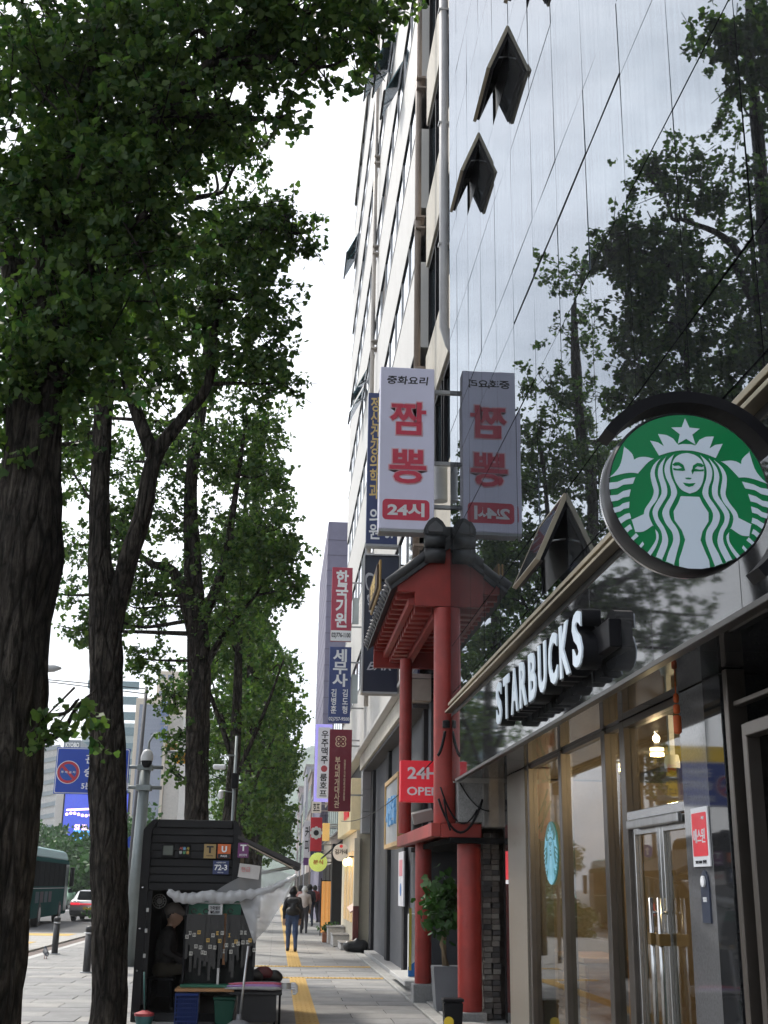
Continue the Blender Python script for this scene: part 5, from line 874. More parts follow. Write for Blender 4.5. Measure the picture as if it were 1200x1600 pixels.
t, cx, cz, w_, h_ = plate('purple_transit_plate', 'purple transit plate hanging at the kiosk corner', 371, 1317, 389, 1340, mat('purple_plate', (.16, .03, .15), .4), Y=KY-.1); text('T', (cx, KY-.106, cz+.03), (.08, .08), LETW, t, bold=.04); text('충전/판매', (cx, KY-.106, cz-.06), (.1, .03), LETW, t)
nb_ = thing('white_notice', 'crumpled white notice sheet with faint red print below the awning', 'notice', at(390, 1361, Y=16.2)); c = at(390, 1361, Y=16.2); o = box('sheet', c.x-.14, c.x+.13, 16.19, 16.2, c.z-.09, c.z+.08, mat('notice_white', (.55, .53, .52), .6), nb_, .0); o.rotation_euler = (0, .12, 0); text('현금', (c.x-.05, 16.18, c.z+.02), (.12, .06), mat('faint_red', (.6, .25, .25), .6), nb_)
# awning
av = thing('kiosk_awning', 'dark sloping awning with a pale underside on the kiosk street side', 'awning', (-.1, 17.5, 2.1))
a, b = at(372, 1308, Y=16.3), at(470, 1352, Y=16.3); prism('awning_cloth', [(a.x, a.z-.02), (a.x, a.z+.03), (b.x, b.z+.02), (b.x, b.z-.05)], 'y', 16.3, 18.8, mat('awning_cloth', (.05, .048, .05), .8, var=.2), av); prism('awning_lining', [(a.x+.12, a.z-.1), (a.x+.12, a.z-.085), (b.x-.1, b.z-.03), (b.x-.1, b.z-.045)], 'y', 16.28, 16.9, mat('awning_lining', (.42, .36, .29), .8), av)
for y in (16.4, 18.6): tube('awning_strut', [(-.5, y, 1.75), (b.x-.05, y, b.z)], .012, ALU, av, 6)
# rolled clear plastic and the hanging sheet
PLW = mat_sheet('plastic_roll', (.72, .73, .75), .08, .25); PLS = mat_sheet('plastic_sheet', (.86, .87, .89), .3, .15)
pl = thing('plastic_curtain', 'rolled clear plastic curtain with a loose sheet hanging from the awning', 'curtain', (-.6, 16.1, 1.5))
rp = [at(px, py, Y=16.1) for px, py in ((262, 1393), (280, 1402), (300, 1404), (325, 1400), (350, 1403), (375, 1399), (400, 1396), (425, 1388), (448, 1376), (464, 1368))]; sp = spline([tuple(p) for p in rp], 6)
V, Fc = tube_geo([Vector(p) for p in sp], list(.055*np.interp(np.linspace(0, 1, len(sp)), [0, .1, .5, .75, 1], [.5, 1.1, 1.2, .7, .25])*(1+.18*np.sin(np.arange(len(sp))*1.7))), 14); V = [v+Vector((0, 0, .012*math.sin(i*2.3))) for i, v in enumerate(V)]; o0 = Vector(sp[0]); link('rolled_part', mesh('roll', [v-o0 for v in V], Fc, True), PLW, pl, o0)
tl, tr, bl = at(372, 1402, Y=16.1), at(466, 1366, Y=16.15), at(397, 1474, Y=16.0); n = 28; V = []; Fc = []
for j in range(n+1):
    for i in range(n+1):
        u, v = i/n, j/n; top = tl.lerp(tr, u); bot = tl.lerp(bl, .55+.45*min(1, u*1.2)).lerp(tr, u*.82) if 0 else bl.lerp(tr, u); p = top.lerp(bot, v); p = p+Vector((0, .05*math.sin(u*9+v*5)+.025*math.sin(u*21-v*7), .012*math.sin(u*15)*v-.07*4*u*(1-u)*v)); V.append(p-tl)
for j in range(n):
    for i in range(n): Fc.append((j*(n+1)+i, j*(n+1)+i+1, (j+1)*(n+1)+i+1, (j+1)*(n+1)+i))
link('hanging_sheet', mesh('sheet', V, Fc, True), PLS, pl, tl)
tl2, tr2, q3, q4 = at(330, 1398, Y=16.2), at(395, 1356, Y=16.25), at(466, 1366, Y=16.2), at(420, 1392, Y=16.15); V = []; Fc = []
for j in range(13):
    for i in range(13):
        u, v = i/12, j/12; p = tl2.lerp(q4, u).lerp(tr2.lerp(q3, u), v)+Vector((0, .03*math.sin(u*8+v*9), .012*math.sin(u*14+v*6))); V.append(p-tl2)
for j in range(12):
    for i in range(12): Fc.append((j*13+i, j*13+i+1, (j+1)*13+i+1, (j+1)*13+i))
link('upper_sheet', mesh('sheet', V, Fc, True), mat_sheet('plastic_thin', (.75, .76, .78), .6, .12), pl, tl2)
# display rack with hanging belts
rk = thing('belt_rack', 'dark display rack with a green shelf in front of the kiosk', 'rack', (-.65, 16.2, .42))
x0, x1 = kx(291), kx(398); DKG = mat('rack_dark', (.025, .027, .028), .7, spec=.1); GRN = mat('rack_green', (.02, .13, .08), .5)
box('back_board', x0, x1, 16.3, 16.33, .44, 1.5, DKG, rk, .004); box('green_panel', x0+.02, x0+.68, 16.285, 16.299, 1.28, 1.5, GRN, rk, .002); box('base_shelf', x0-.02, x1, 16.05, 16.29, .43, .46, GRN, rk, .004)
tube('rail', [(x0-.03, 16.15, 1.26), (x1+.06, 16.15, 1.26)], .012, BLACKM, rk, 8); tube('rail', [(x0, 16.2, 1.42), (x1, 16.2, 1.42)], .01, ALU, rk, 8)
for x in (x0, kx(345), x1): box('upright', x-.015, x+.015, 16.16, 16.284, .46, 1.5, BLACKM if x != kx(345) else ALU, rk, .002)
t, cx, cz, w_, h_ = plate('price_card', 'white handwritten price card on the green rack panel', 325, 1414, 347, 1430, LETW, Y=16.26); text('가죽벨트\n₩5,000', (cx, 16.255, cz), (w_*.8, h_*.75), LETK, t, bold=.02)
STRAP = [mat('belt_black', (.018, .017, .017), .4), mat('belt_brown', (.1, .05, .025), .45), mat('belt_orange', (.2, .08, .02), .45)]; BUCK = mat('buckle_silver', (.4, .39, .36), .3, 1.); BUCKG = mat('buckle_gold', (.5, .33, .1), .3, 1.)
rnd = random.Random(3)
_o = 'first second third fourth fifth sixth seventh eighth ninth tenth eleventh twelfth thirteenth fourteenth fifteenth sixteenth seventeenth eighteenth nineteenth twentieth'.split(); ORD = _o+['twenty-'+q for q in _o[:9]]+['thirtieth']
for i in range(30):
    x = x0+.03+i*(x1+.04-x0-.06)/29; ln = rnd.uniform(.2, .46); sm = STRAP[0 if rnd.random() < .93 else 1 if rnd.random() < .5 else 2]; y = 16.11+rnd.uniform(-.02, .02)
    b = thing('belt', ('black', 'brown', 'orange tan')[STRAP.index(sm)]+' leather belt hanging from the stall rail, '+ORD[i]+' from the left', 'belt', (x, y, 1.26), 'belts hanging on the kiosk rack'); box('strap', x-.016, x+.016, y, y+.006, 1.28-ln-rnd.uniform(.05, .4), 1.285, sm, b, .0, share=False)
    z = 1.28-ln; multi('buckle', [bgeo(x-.02, x-.014, y-.014, y-.004, z-.022, z+.022), bgeo(x+.014, x+.02, y-.014, y-.004, z-.022, z+.022), bgeo(x-.014, x+.014, y-.014, y-.004, z+.016, z+.022), bgeo(x-.014, x+.014, y-.014, y-.004, z-.022, z-.014), bgeo(x-.004, x+.004, y-.018, y-.008, z-.02, z+.02)], BUCK if rnd.random() < .75 else BUCKG, b, (x, y, z))
for i, px in enumerate((303, 312, 322, 352, 360, 388)):
    c = at(px, 1424+(i % 2)*8, Y=16.14); b = thing('coiled_belt', 'coiled belt on the upper rack rail, '+ORD[i]+' from the left', 'belt', c, 'coiled belts on the upper rail'); V, Fc = tube_geo([c+Vector((.03*math.cos(a), 0, .03*math.sin(a))) for a in np.linspace(0, 5.6, 14)], .008, 6); multi('coil', [(V, Fc)], STRAP[2 if i % 2 else 0], b, c)
tb = thing('stall_table', 'low table with a wooden board edge and dark cloth in front of the rack', 'table', (-.5, 16.1, 0)); zt = kz(1541)
box('table_board', kx(283), kx(372), 15.85, 16.35, zt-.03, zt, WOOD, tb, .006); box('cloth_top', kx(366), kx(444), 15.8, 16.6, zt-.06, zt-.031, mat('table_cloth', (.02, .02, .022), .9), tb, .01); box('cloth_front', kx(378), kx(436), 15.82, 15.86, .06, zt-.061, MATS['table_cloth'], tb, .005)
for px in (286, 434, 441): tube('leg', [(kx(px), 15.95, 0), (kx(px), 15.95, zt-.062)], .014, BLACKM, tb, 8)
for i, (c_, dy) in enumerate((((.3, .3, .31), 0), ((.34, .2, .45), .05), ((.5, .1, .16), .1), ((.05, .05, .055), .15), ((.4, .4, .42), .2), ((.12, .12, .13), .25))):
    y = 15.83+dy; z = zt+.015+.022*(i % 3); u = thing('folded_umbrella', ['grey folded umbrella at the front of the stall table', 'lilac folded umbrella on the stall table', 'pink red folded umbrella on the stall table', 'black folded umbrella on the stall table', 'silver folded umbrella on the stall table', 'charcoal folded umbrella at the back of the stall table'][i], 'umbrella', (kx(405), y, z)); xa, xb = kx(358)+.02*i, kx(445)
    tube('canopy', [(xa, y, z), (xa+.08, y, z), (xa+.3, y, z+.005), (xb-.12, y, z), (xb-.02, y, z)], [.006, .013, .02, .024, .016], mat('umbrella_%s' % 'abcdef'[i], c_, .55, var=.15, vs=30), u, 9); tube('shaft', [(xb-.03, y, z), (xb+.1, y, z)], .006, ALU, u, 6)
    tube('handle', [(xb+.1, y, z), (xb+.15, y, z), (xb+.175, y, z-.03), (xb+.15, y, z-.06), (xb+.12, y, z-.055)], .013, mat('handle_clear', (.55, .55, .57), .2), u, 8)
for i, (px, py) in enumerate(((395, 1522), (410, 1518), (425, 1524), (405, 1528))):
    c = at(px, py, Y=16.4); o = body('purse', [((c.x-.07, 16.4+.04*i, c.z-.03), (c.x+.08, 16.42+.04*i, c.z-.03), .055, .06, 0), ((c.x-.03, 16.4+.04*i, c.z+.02), (c.x+.05, 16.4+.04*i, c.z+.03), .035, .03, 0)], [mat('purse_black', (.015, .014, .015), .4)] if i != 1 else [mat('purse_red', (.12, .02, .025), .4)], h=.018); tag(o, ['small black purse heaped at the left of the table', 'dark red purse on top of the heap', 'black purse at the right of the heap', 'black purse at the front of the heap'][i], 'purse')
cr = thing('blue_crate', 'blue plastic lattice crate under the stall table', 'crate', (kx(300), 16.0, 0)); xa, xb = kx(285), kx(318); BLU = mat('crate_blue', (.012, .03, .14), .5, spec=.2)
multi('lattice', [bgeo(xa+k*(xb-xa)/9-.006, xa+k*(xb-xa)/9+.006, 15.9, 15.915, .03, .34) for k in range(10)]+[bgeo(xa, xb, 15.898, 15.917, .05+k*.05, .062+k*.05) for k in range(7)], BLU, cr, (xa, 15.9, 0)); box('rim', xa-.01, xb+.01, 15.88, 16.25, .345, .38, BLU, cr, .006); box('crate_back', xa, xb, 16.2, 16.22, .02, .344, BLU, cr, 0); box('crate_floor', xa, xb, 15.918, 16.199, .01, .03, BLU, cr, 0); box('crate_side', xa-.008, xa, 15.918, 16.199, .031, .344, BLU, cr, 0); box('crate_side', xb, xb+.008, 15.918, 16.199, .031, .344, BLU, cr, 0)
gbk = thing('green_basket', 'dark green basket beneath the stall table', 'basket', (kx(352), 16, 0)); xa, xb = kx(342), kx(374); prism('basket_body', [(xa+.03, .01), (xb-.03, .01), (xb, .3), (xa, .3)], 'y', 15.95, 16.25, mat('basket_green', (.007, .055, .035), .5, spec=.2), gbk, .01); box('basket_rim', xa-.01, xb+.01, 15.93, 16.27, .301, .33, MATS['basket_green'], gbk, .006)
up = thing('parasol_stand', 'steel parasol pole in a round grey weighted base', 'pole', (kx(372), 15.7, 0)); p0, p1 = at(374, 1585, Y=15.7), at(388, 1478, Y=15.7); tube('pole', [(p0.x, 15.7, .05), (p1.x, 15.72, p1.z)], .016, ALU, up, 10); lathe('base', [(.17, .0), (.17, .03), (.1, .08), (.035, .1), (.03, .16)], (p0.x, 15.7, 0), mat('base_grey', (.16, .16, .17), .5), up, 24)
bc = thing('red_bucket', 'red and teal bucket with a broom at the kiosk foot', 'bucket', (kx(237), 16.1, 0)); lathe('pail', [(.09, 0), (.11, .06), (.115, .1)], (kx(237), 16.1, 0), mat('pail_teal', (.05, .16, .17), .5), bc, 18); lathe('pail_lid', [(.12, .1), (.12, .13), (.03, .16)], (kx(237), 16.1, 0), mat('pail_red', (.4, .05, .06), .5), bc, 18); tube('stick', [(kx(237), 16.1, .15), (kx(232), 16.15, .6)], .01, mat('stick_teal', (.03, .14, .13), .5), bc, 7)
# people -------------------------------------------------------------------
SKIN = mat('skin', (.42, .26, .18), .6, var=.05); HAIR = mat('hair_black', (.012, .011, .011), .5); JEAN = mat('jeans', (.05, .08, .16), .9, var=.2, vs=20); JKT = mat('jacket_black', (.016, .016, .019), .8, var=.3, vs=6); SHOE = mat('shoe_dark', (.03, .03, .032), .6); TAN = mat('trousers_khaki', (.06, .052, .04), .95, spec=.05); GRYC = mat('shirt_grey', (.035, .033, .033), .95, spec=.05, var=.4, vs=14)
def walker(label, p, mats, hgt=1.7, rotz=0., h=.022, stride=.16, skirt=False):
    """a standing or walking figure facing +Y; groups: 0 top, 1 legs, 2 skin, 3 hair, 4 shoes"""
    s = hgt/1.7; c = []
    def C(a, b, ra, rb, g): c.append((tuple(q*s for q in a), tuple(q*s for q in b), ra*s, rb*s, g))
    for sd, st in ((-1, stride), (1, -stride)):
        C((sd*.085, 0, .9), (sd*.09, st*.55+.03, .5), .092, .07, 1); C((sd*.09, st*.55+.03, .5), (sd*.09, st-.04, .12), .068, .05, 1); C((sd*.09, st-.06, .05), (sd*.095, st+.13, .035), .045, .035, 4)
        C((sd*.18, 0, 1.36), (sd*.235, -.03-.3*st, 1.1), .06, .05, 0); C((sd*.235, -.03-.3*st, 1.1), (sd*.225, .1-.5*st, .87), .047, .036, 0); C((sd*.225, .1-.5*st, .86), (sd*.22, .14-.5*st, .78), .034, .03, 2)
        for k in range(4): C((sd*(.205+.012*k), .14-.5*st+.008*k, .77), (sd*(.205+.01*k), .165-.5*st, .70), .010, .008, 2)
        C((sd*.195, .15-.5*st, .80), (sd*.185, .185-.5*st, .75), .011, .009, 2)
    C((-.08, 0, .92), (.08, 0, .92), .115, .115, 1); C((0, 0, 1.0), (0, .01, 1.2), .135, .15, 0); C((-.12, 0, 1.32), (.12, 0, 1.32), .1, .1, 0); C((0, 0, 1.1), (0, 0, 1.36), .14, .11, 0)
    C((0, .01, 1.4), (0, .02, 1.5), .052, .05, 2); C((0, .03, 1.57), (0, .035, 1.6), .085, .09, 2); C((0, .06, 1.5), (0, .07, 1.52), .045, .05, 2); C((0, .125, 1.555), (0, .135, 1.545), .014, .014, 2)
    C((0, .0, 1.57), (0, .02, 1.635), .092, .09, 3); C((-.07, -.01, 1.55), (.07, -.01, 1.55), .04, .04, 3)
    for sd in (-1, 1): C((sd*.09, .02, 1.555), (sd*.09, .02, 1.575), .016, .016, 2)
    t = thing('person', label, 'person', p); o = body('body', c, mats, t, p, rotz, h*s, .018*s); return t
p = at(455, 1487, Z=0); pd = walker('person in a black jacket and jeans walking away with a black backpack', p, [JKT, JEAN, SKIN, HAIR, SHOE], 1.62, .06)
bp = body('backpack', [((-.09, -.2, 1.0), (.09, -.2, 1.0), .1, .1, 0), ((-.08, -.2, 1.26), (.08, -.2, 1.26), .09, .09, 0), ((0, -.26, 1.08), (0, -.26, 1.14), .08, .07, 0)], [mat('pack_black', (.012, .012, .013), .6)], pd, p, .06, .025); 
for i, (px, py, Y, tops, legs, hr, lb, hh) in enumerate(((476, 1430, 46, (.55, .5, .48), (.05, .05, .06), (.6, .6, .6), 'person in a pale top and white cap farther along the pavement', 1.62), (470, 1425, 50, (.5, .25, .22), (.06, .05, .05), (.02, .02, .02), 'person in a pink top beside the white capped walker', 1.66), (484, 1425, 54, (.04, .04, .05), (.04, .05, .08), (.02, .02, .02), 'person in dark clothes right of the white capped walker', 1.7), (492, 1420, 60, (.3, .06, .06), (.04, .04, .05), (.02, .02, .02), 'person in a red top near the far shops', 1.66))):
    x = at(px, 1400, Y=Y).x; walker(lb, Vector((x, Y, 0)), [mat('top_%s' % 'abcd'[i], tops, .9), mat('leg_%s' % 'abcd'[i], legs, .9), SKIN, mat('hr_%s' % 'abcd'[i], hr, .8), SHOE], hh, .1*i, .035)
# seated stall keeper inside the kiosk, facing the counter (+X)
vx, vy = kx(250), 17.0; z0 = .1; c = []
def C(a, b, ra, rb, g): c.append((a, b, ra, rb, g))
for sd in (-1, 1):
    C((0, sd*.09, .50), (.38, sd*.12, .52), .085, .065, 1); C((.38, sd*.12, .52), (.36, sd*.12, .12), .062, .045, 1); C((.33, sd*.12, .05), (.5, sd*.13, .035), .042, .034, 4)
    C((.06, sd*.17, .98), (.06, sd*.23, .75), .062, .05, 0); C((.06, sd*.23, .75), (.28, sd*.14, .62), .047, .038, 0); C((.28, sd*.14, .62), (.36, sd*.1, .6), .034, .032, 2)
    for k in range(4): C((.37, sd*(.07+.018*k), .6), (.43, sd*(.07+.016*k), .57), .011, .009, 2)
    C((.34, sd*.06, .61), (.38, sd*.04, .6), .012, .01, 2)
C((0, -.07, .5), (0, .07, .5), .12, .12, 1); C((0, 0, .58), (.05, 0, .85), .14, .15, 0); C((.05, -.1, .97), (.05, .1, .97), .1, .1, 0)
C((.07, 0, 1.04), (.1, 0, 1.12), .05, .05, 2); C((.12, 0, 1.2), (.13, 0, 1.24), .085, .085, 2); C((.16, 0, 1.14), (.17, 0, 1.16), .05, .05, 2); C((.225, 0, 1.19), (.235, 0, 1.18), .014, .014, 2); C((.1, 0, 1.24), (.1, 0, 1.27), .085, .085, 3)
for sd in (-1, 1): C((.11, sd*.088, 1.19), (.11, sd*.088, 1.21), .016, .016, 2)
c = [(tuple(q*.94 for q in a), tuple(q*.94 for q in b), ra*.94, rb*.94, g) for a, b, ra, rb, g in c]
vd = thing('person', 'seated stall keeper in a cap and dark shirt inside the kiosk doorway', 'person', (vx, vy, z0)); body('body', c, [GRYC, TAN, SKIN, HAIR, SHOE], vd, (vx, vy, z0), 0, .02, .018)
hat = body('cap', [((.085, 0, 1.215), (.115, 0, 1.215), .1, .095, 0), ((.16, 0, 1.195), (.25, 0, 1.18), .07, .035, 0)], [mat('cap_grey', (.16, .14, .125), .9)], vd, (vx, vy, z0), 0, .018, .015)
sto = thing('stool', 'small dark stool under the seated stall keeper', 'stool', (vx, vy, z0)); box('seat', vx-.17, vx+.17, vy-.17, vy+.17, z0+.35, z0+.385, BLACKM, sto, .01)
for a in (-1, 1):
    for b in (-1, 1): tube('leg', [(vx+a*.15, vy+b*.15, z0), (vx+a*.13, vy+b*.13, z0+.35)], .014, BLACKM, sto, 6)
fan = thing('wall_fan', 'small grey fan above the stall keeper', 'fan', at(250, 1406, Y=17.2)); c = at(249, 1408, Y=17.2); V = [tube_geo([c+Vector((r*math.cos(a), 0, r*math.sin(a))) for a in np.linspace(0, 6.28, 20)], .004, 5) for r in (.09, .06, .03)]+[tube_geo([c, c+Vector((.09*math.cos(a), 0, .09*math.sin(a)))], .003, 4) for a in np.linspace(0, 6.28, 14)]; multi('guard', V, ALU, fan, c); lathe('motor', [(.03, .0), (.04, .05), (.02, .09)], c, GREYP, fan, 14, 'y')

# ================================================================ KERBSIDE
def bollard(label, foot, top):
    t = thing('bollard', label, 'bollard', foot, 'black bollards along the kerb'); f, tp = Vector(foot), Vector(top); d = tp-f; m_ = mat('bollard_black', (.03, .03, .032), .45)
    tube('post', [f, f+d*.82], .075, m_, t, 18); tube('band', [f+d*.8201, f+d*.86], .079, ALU, t, 18); tube('post_head', [f+d*.8601, f+d*.9, f+d*.901, f+d*.97, f+d], [.075, .075, .08, .08, .05], m_, t, 18); lathe('base_plate', [(.13, 0), (.13, .015)], (f.x, f.y, .006), GREYP, t, 18)
f = at(85, 1491, Z=0); bollard('black bollard standing beside the pigeon', f, Vector((f.x, f.y, .85))); f = at(135, 1520, Z=0); bollard('black bollard half hidden by the forked ginkgo trunk', f, Vector((f.x, f.y, .85)))
for k, y in enumerate((38, 45)): bollard(['black bollard third from the camera along the kerb', 'black bollard farthest along the kerb'][k], (-5.2, y, 0), (-5.2, y, .85))
p = at(71, 1498, Z=0); pg = thing('pigeon', 'grey pigeon standing on the pavement by the bollard', 'pigeon', p); PG, PB = mat('pigeon_grey', (.06, .065, .075), .7), mat('pigeon_foot', (.3, .1, .08), .7)
body('body', [((-.07, 0, .11), (.05, 0, .15), .05, .058, 0), ((.05, 0, .15), (.09, 0, .22), .05, .03, 0), ((.095, 0, .235), (.105, 0, .24), .03, .028, 0), ((.13, 0, .236), (.15, 0, .232), .01, .005, 1), ((-.08, 0, .1), (-.18, 0, .07), .035, .016, 0), ((0, .02, .1), (.0, .025, .01), .008, .006, 1), ((0, -.02, .1), (.02, -.025, .01), .008, .006, 1), ((-.02, .025, .006), (.03, .025, .006), .006, .005, 1), ((0, -.025, .006), (.05, -.025, .006), .006, .005, 1)], [PG, PB], pg, p, 2.0, .008, .008)
# blue direction sign on its mast
sp_ = thing('sign_mast', 'grey steel mast with dome camera and side arms', 'mast', (-2.98, 27, 0)); GALV = mat('galvanised', (.2, .225, .225), .45, .5, var=.12)
tube('mast_pole', [(-3.0, 27, 0), (-2.93, 27, 4.3)], [.15, .11], GALV, sp_, 18)
for z in (4.05, 3.62): tube('mast_arm', [(-3.75, 26.9, z), (-2.55, 26.9, z)], .04, GALV, sp_, 10); box('mast_clamp', -3.1, -2.78, 26.85, 27.15, z-.06, z+.06, GALV, sp_, .01)
tube('gooseneck', [(-2.9, 27, 4.28), (-2.9, 27, 4.6), (-2.8, 27, 4.78), (-2.62, 27, 4.8), (-2.5, 27, 4.7), (-2.45, 27, 4.4)], .025, GALV, sp_, 8); lathe('camera_hood', [(.05, .32), (.1, .28), (.135, .18), (.135, .08)], (-2.9, 26.82, 4.1), mat('cam_white', (.5, .5, .5), .4), sp_, 18); lathe('camera_dome', [(.12, .08), (.11, .02), (.06, -.06)], (-2.9, 26.82, 4.1), BLACKM, sp_, 18)
tube('yellow_arm', [(-2.45, 27, 4.40), (-1.7, 27, 4.40)], .03, GALV, sp_, 8)
a, b = at(83, 1240, Y=26.8), at(204, 1170, Y=26.8); rd_ = thing('blue_road_sign', 'blue road sign panel with a no parking roundel between the two nearest trunks', 'sign', ((a.x+b.x)/2, 26.8, (a.z+b.z)/2)); RB = mat('road_sign_blue', (.012, .06, .42), .4, var=.04)
box('panel', a.x, b.x, 26.8, 26.84, a.z, b.z, RB, rd_, .004); flat('border', [rrect(b.x-a.x-.03, b.z-a.z-.03, .03)], ((a.x+b.x)/2, 26.797, (a.z+b.z)/2), LETW, rd_); flat('field', [rrect(b.x-a.x-.06, b.z-a.z-.06, .025)], ((a.x+b.x)/2, 26.792, (a.z+b.z)/2), RB, rd_)
c = at(105.5, 1206, Y=26.7); RSR = mat('roundel_red', (.5, .03, .05), .4)
flat('roundel_rim', [circ(.245, 40)], (c.x, 26.787, c.z), LETW, rd_); flat('roundel_ring', [circ(.23, 40)], (c.x, 26.782, c.z), RSR, rd_); flat('roundel_field', [circ(.175, 36)], (c.x, 26.777, c.z), mat('roundel_blue2', (.02, .08, .38), .4), rd_); flat('roundel_bar', [[(-.15, .11), (-.11, .15), (.15, -.11), (.11, -.15)]], (c.x, 26.772, c.z), RSR, rd_); text('주 차 금 지', (c.x, 26.765, c.z), (.3, .05), LETW, rd_, bold=.02)
for tt, px, py, w_, h_ in (('관광버스', 163, 1186, .82, .2), ('승하차장', 163, 1206, .88, .22), ('5분경과시 견인', 163, 1228, 1.0, .15)): c = at(px, py, Y=26.7); text(tt, (c.x, 26.785, c.z), (w_, h_), LETW, rd_, bold=.02)
for z in (4.05, 3.62): box('sign_clip', -3.6, -3.5, 26.841, 26.88, z-.03, z+.03, ALU, rd_, 0)
a, b = at(272, 1193, Y=26.9), at(294, 1177, Y=26.9); yg = thing('yellow_hanging_sign', 'small yellow hanging sign on the mast arm in front of the leaves', 'sign', ((a.x+b.x)/2, 26.9, b.z)); box('panel', a.x, b.x, 26.9, 26.93, a.z, b.z, mat('amber_sign', (.6, .33, .02), .5), yg, .004); text('회전', ((a.x+b.x)/2, 26.895, (a.z+b.z)/2), ((b.x-a.x)*.6, (b.z-a.z)*.6), LETK, yg, bold=.02); box('hanger', (a.x+b.x)/2-.01, (a.x+b.x)/2+.01, 26.91, 26.92, b.z, 4.42, BLACKM, yg, 0)
yc = body('yellow_camera', [((-.08, 0, 0), (.08, 0, 0), .07, .07, 0), ((.0, -.06, .02), (0, -.13, .0), .045, .04, 0)], [mat('amber_lamp', (.35, .2, .05), .5)], None, (at(268, 1170, Y=26.9).x, 26.9, 4.5), 0, .02); tag(yc, 'small amber beacon on the mast arm', 'beacon')
lp = thing('lamp_post', 'thin leaning lamp post with wires just left of the sign mast', 'lamp post', at(196, 1400, Y=29)); p0 = at(199, 1390, Y=29); p0.z = 0; p1 = at(229, 1073, Y=29); tube('post', [p0, p1], [.07, .04], mat('post_dark', (.12, .12, .125), .5, .4), lp, 10)
for dz, px in ((0, 0), (-.12, 0)): tube('span_wire', [p1+Vector((0, 0, dz-.05)), p1+Vector((-2.6, -.5, .05+dz*.3))], .012, BLACKM, lp, 5)
lh = thing('street_lamp', 'street lamp head reaching out from behind the nearest trunk', 'lamp', at(40, 1400, Y=36)); q0 = at(36, 1400, Y=36); q0.z = 0; q1 = at(58, 1045, Y=36); q2 = at(96, 1044, Y=36); tube('post', [q0, (q1.x-.2, 36, q1.z-.3)], [.1, .06], GALV, lh, 10); tube('arm', [(q1.x-.2, 36, q1.z-.3), (q1.x, 36, q1.z)], .04, GALV, lh, 8); tube('lamp_head', [q1, q1.lerp(q2, .3), q1.lerp(q2, .7), q2], [.05, .12, .11, .03], GREYP, lh, 12)
rs2 = thing('blue_round_sign', 'small round blue traffic sign behind the forked trunk', 'sign', at(207, 1316, Y=30)); c = at(207, 1316, Y=30); lathe('disc', [(.15, .02), (.15, 0)], c, RB, rs2, 28, 'y'); flat('arrow', [[(-.02, -.09), (.02, -.09), (.02, .02), (.06, .02), (0, .1), (-.06, .02), (-.02, .02)]], (c.x, 29.996, c.z), LETW, rs2); tube('post', [(c.x, 30.05, 0), (c.x, 30.05, c.z+.1)], .025, GALV, rs2, 8)
wn_ = thing('white_street_banner', 'white banner with blue letters on the fence behind the kiosk', 'banner', at(208, 1385, Y=34)); a, b = at(196, 1402, Y=34), at(222, 1374, Y=34); box('cloth', a.x, b.x, 34, 34.02, a.z, b.z, mat('banner_white', (.6, .6, .6), .7), wn_, 0); text('축제', ((a.x+b.x)/2+.05, 33.99, b.z-.18), (.3, .13), mat('bright_blue', (.02, .15, .45)), wn_, bold=.02)
for x in (a.x-.03, b.x+.01): box('post', x, x+.03, 34, 34.03, 0, b.z+.05, GALV, wn_, 0)
yb = thing('yellow_banner', 'yellow banner with dark lettering mirrored in the coffee shop glass', 'banner', (-14.2, 51, 0))
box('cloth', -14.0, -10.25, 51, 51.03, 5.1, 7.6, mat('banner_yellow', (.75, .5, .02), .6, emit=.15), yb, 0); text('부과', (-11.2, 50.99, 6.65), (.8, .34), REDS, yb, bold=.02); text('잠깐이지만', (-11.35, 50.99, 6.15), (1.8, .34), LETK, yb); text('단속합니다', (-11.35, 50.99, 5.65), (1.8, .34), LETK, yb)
tube('post', [(-14.2, 51, -.1), (-14.2, 51, 7.7)], .09, GALV, yb, 10)
for z in (5.35, 6.95): tube('arm', [(-14.2, 51.05, z), (-10.3, 51.05, z)], .03, GALV, yb, 8)
up2 = thing('utility_pole', 'slim pole with a white box lamp and dark speaker beside the kiosk tree', 'pole', at(362, 1400, Y=29.5)); q0 = at(358, 1400, Y=29.5); q0.z = 0; q1 = at(370, 1150, Y=29.5); tube('post', [q0, q1], [.05, .035], GALV, up2, 8); q = at(344, 1198, Y=29.5); tube('lamp_arm', [at(369, 1180, Y=29.5), q+Vector((0, 0, .25))], .02, GALV, up2, 6); box('box_lamp', q.x-.17, q.x+.14, 29.4, 29.6, q.z-.06, q.z+.05, LETW, up2, .04); q = at(366, 1219, Y=29.5); box('speaker', q.x-.06, q.x+.1, 29.35, 29.5, q.z-.2, q.z+.16, BLACKM, up2, .02); q = at(345, 1242, Y=29.5); lathe('dome_lamp', [(.02, .12), (.06, .08), (.06, -.05), (.03, -.09)], q, LETW, up2, 14); tube('dome_arm', [q+Vector((0, 0, .1)), at(366, 1238, Y=29.5)], .015, GALV, up2, 6)
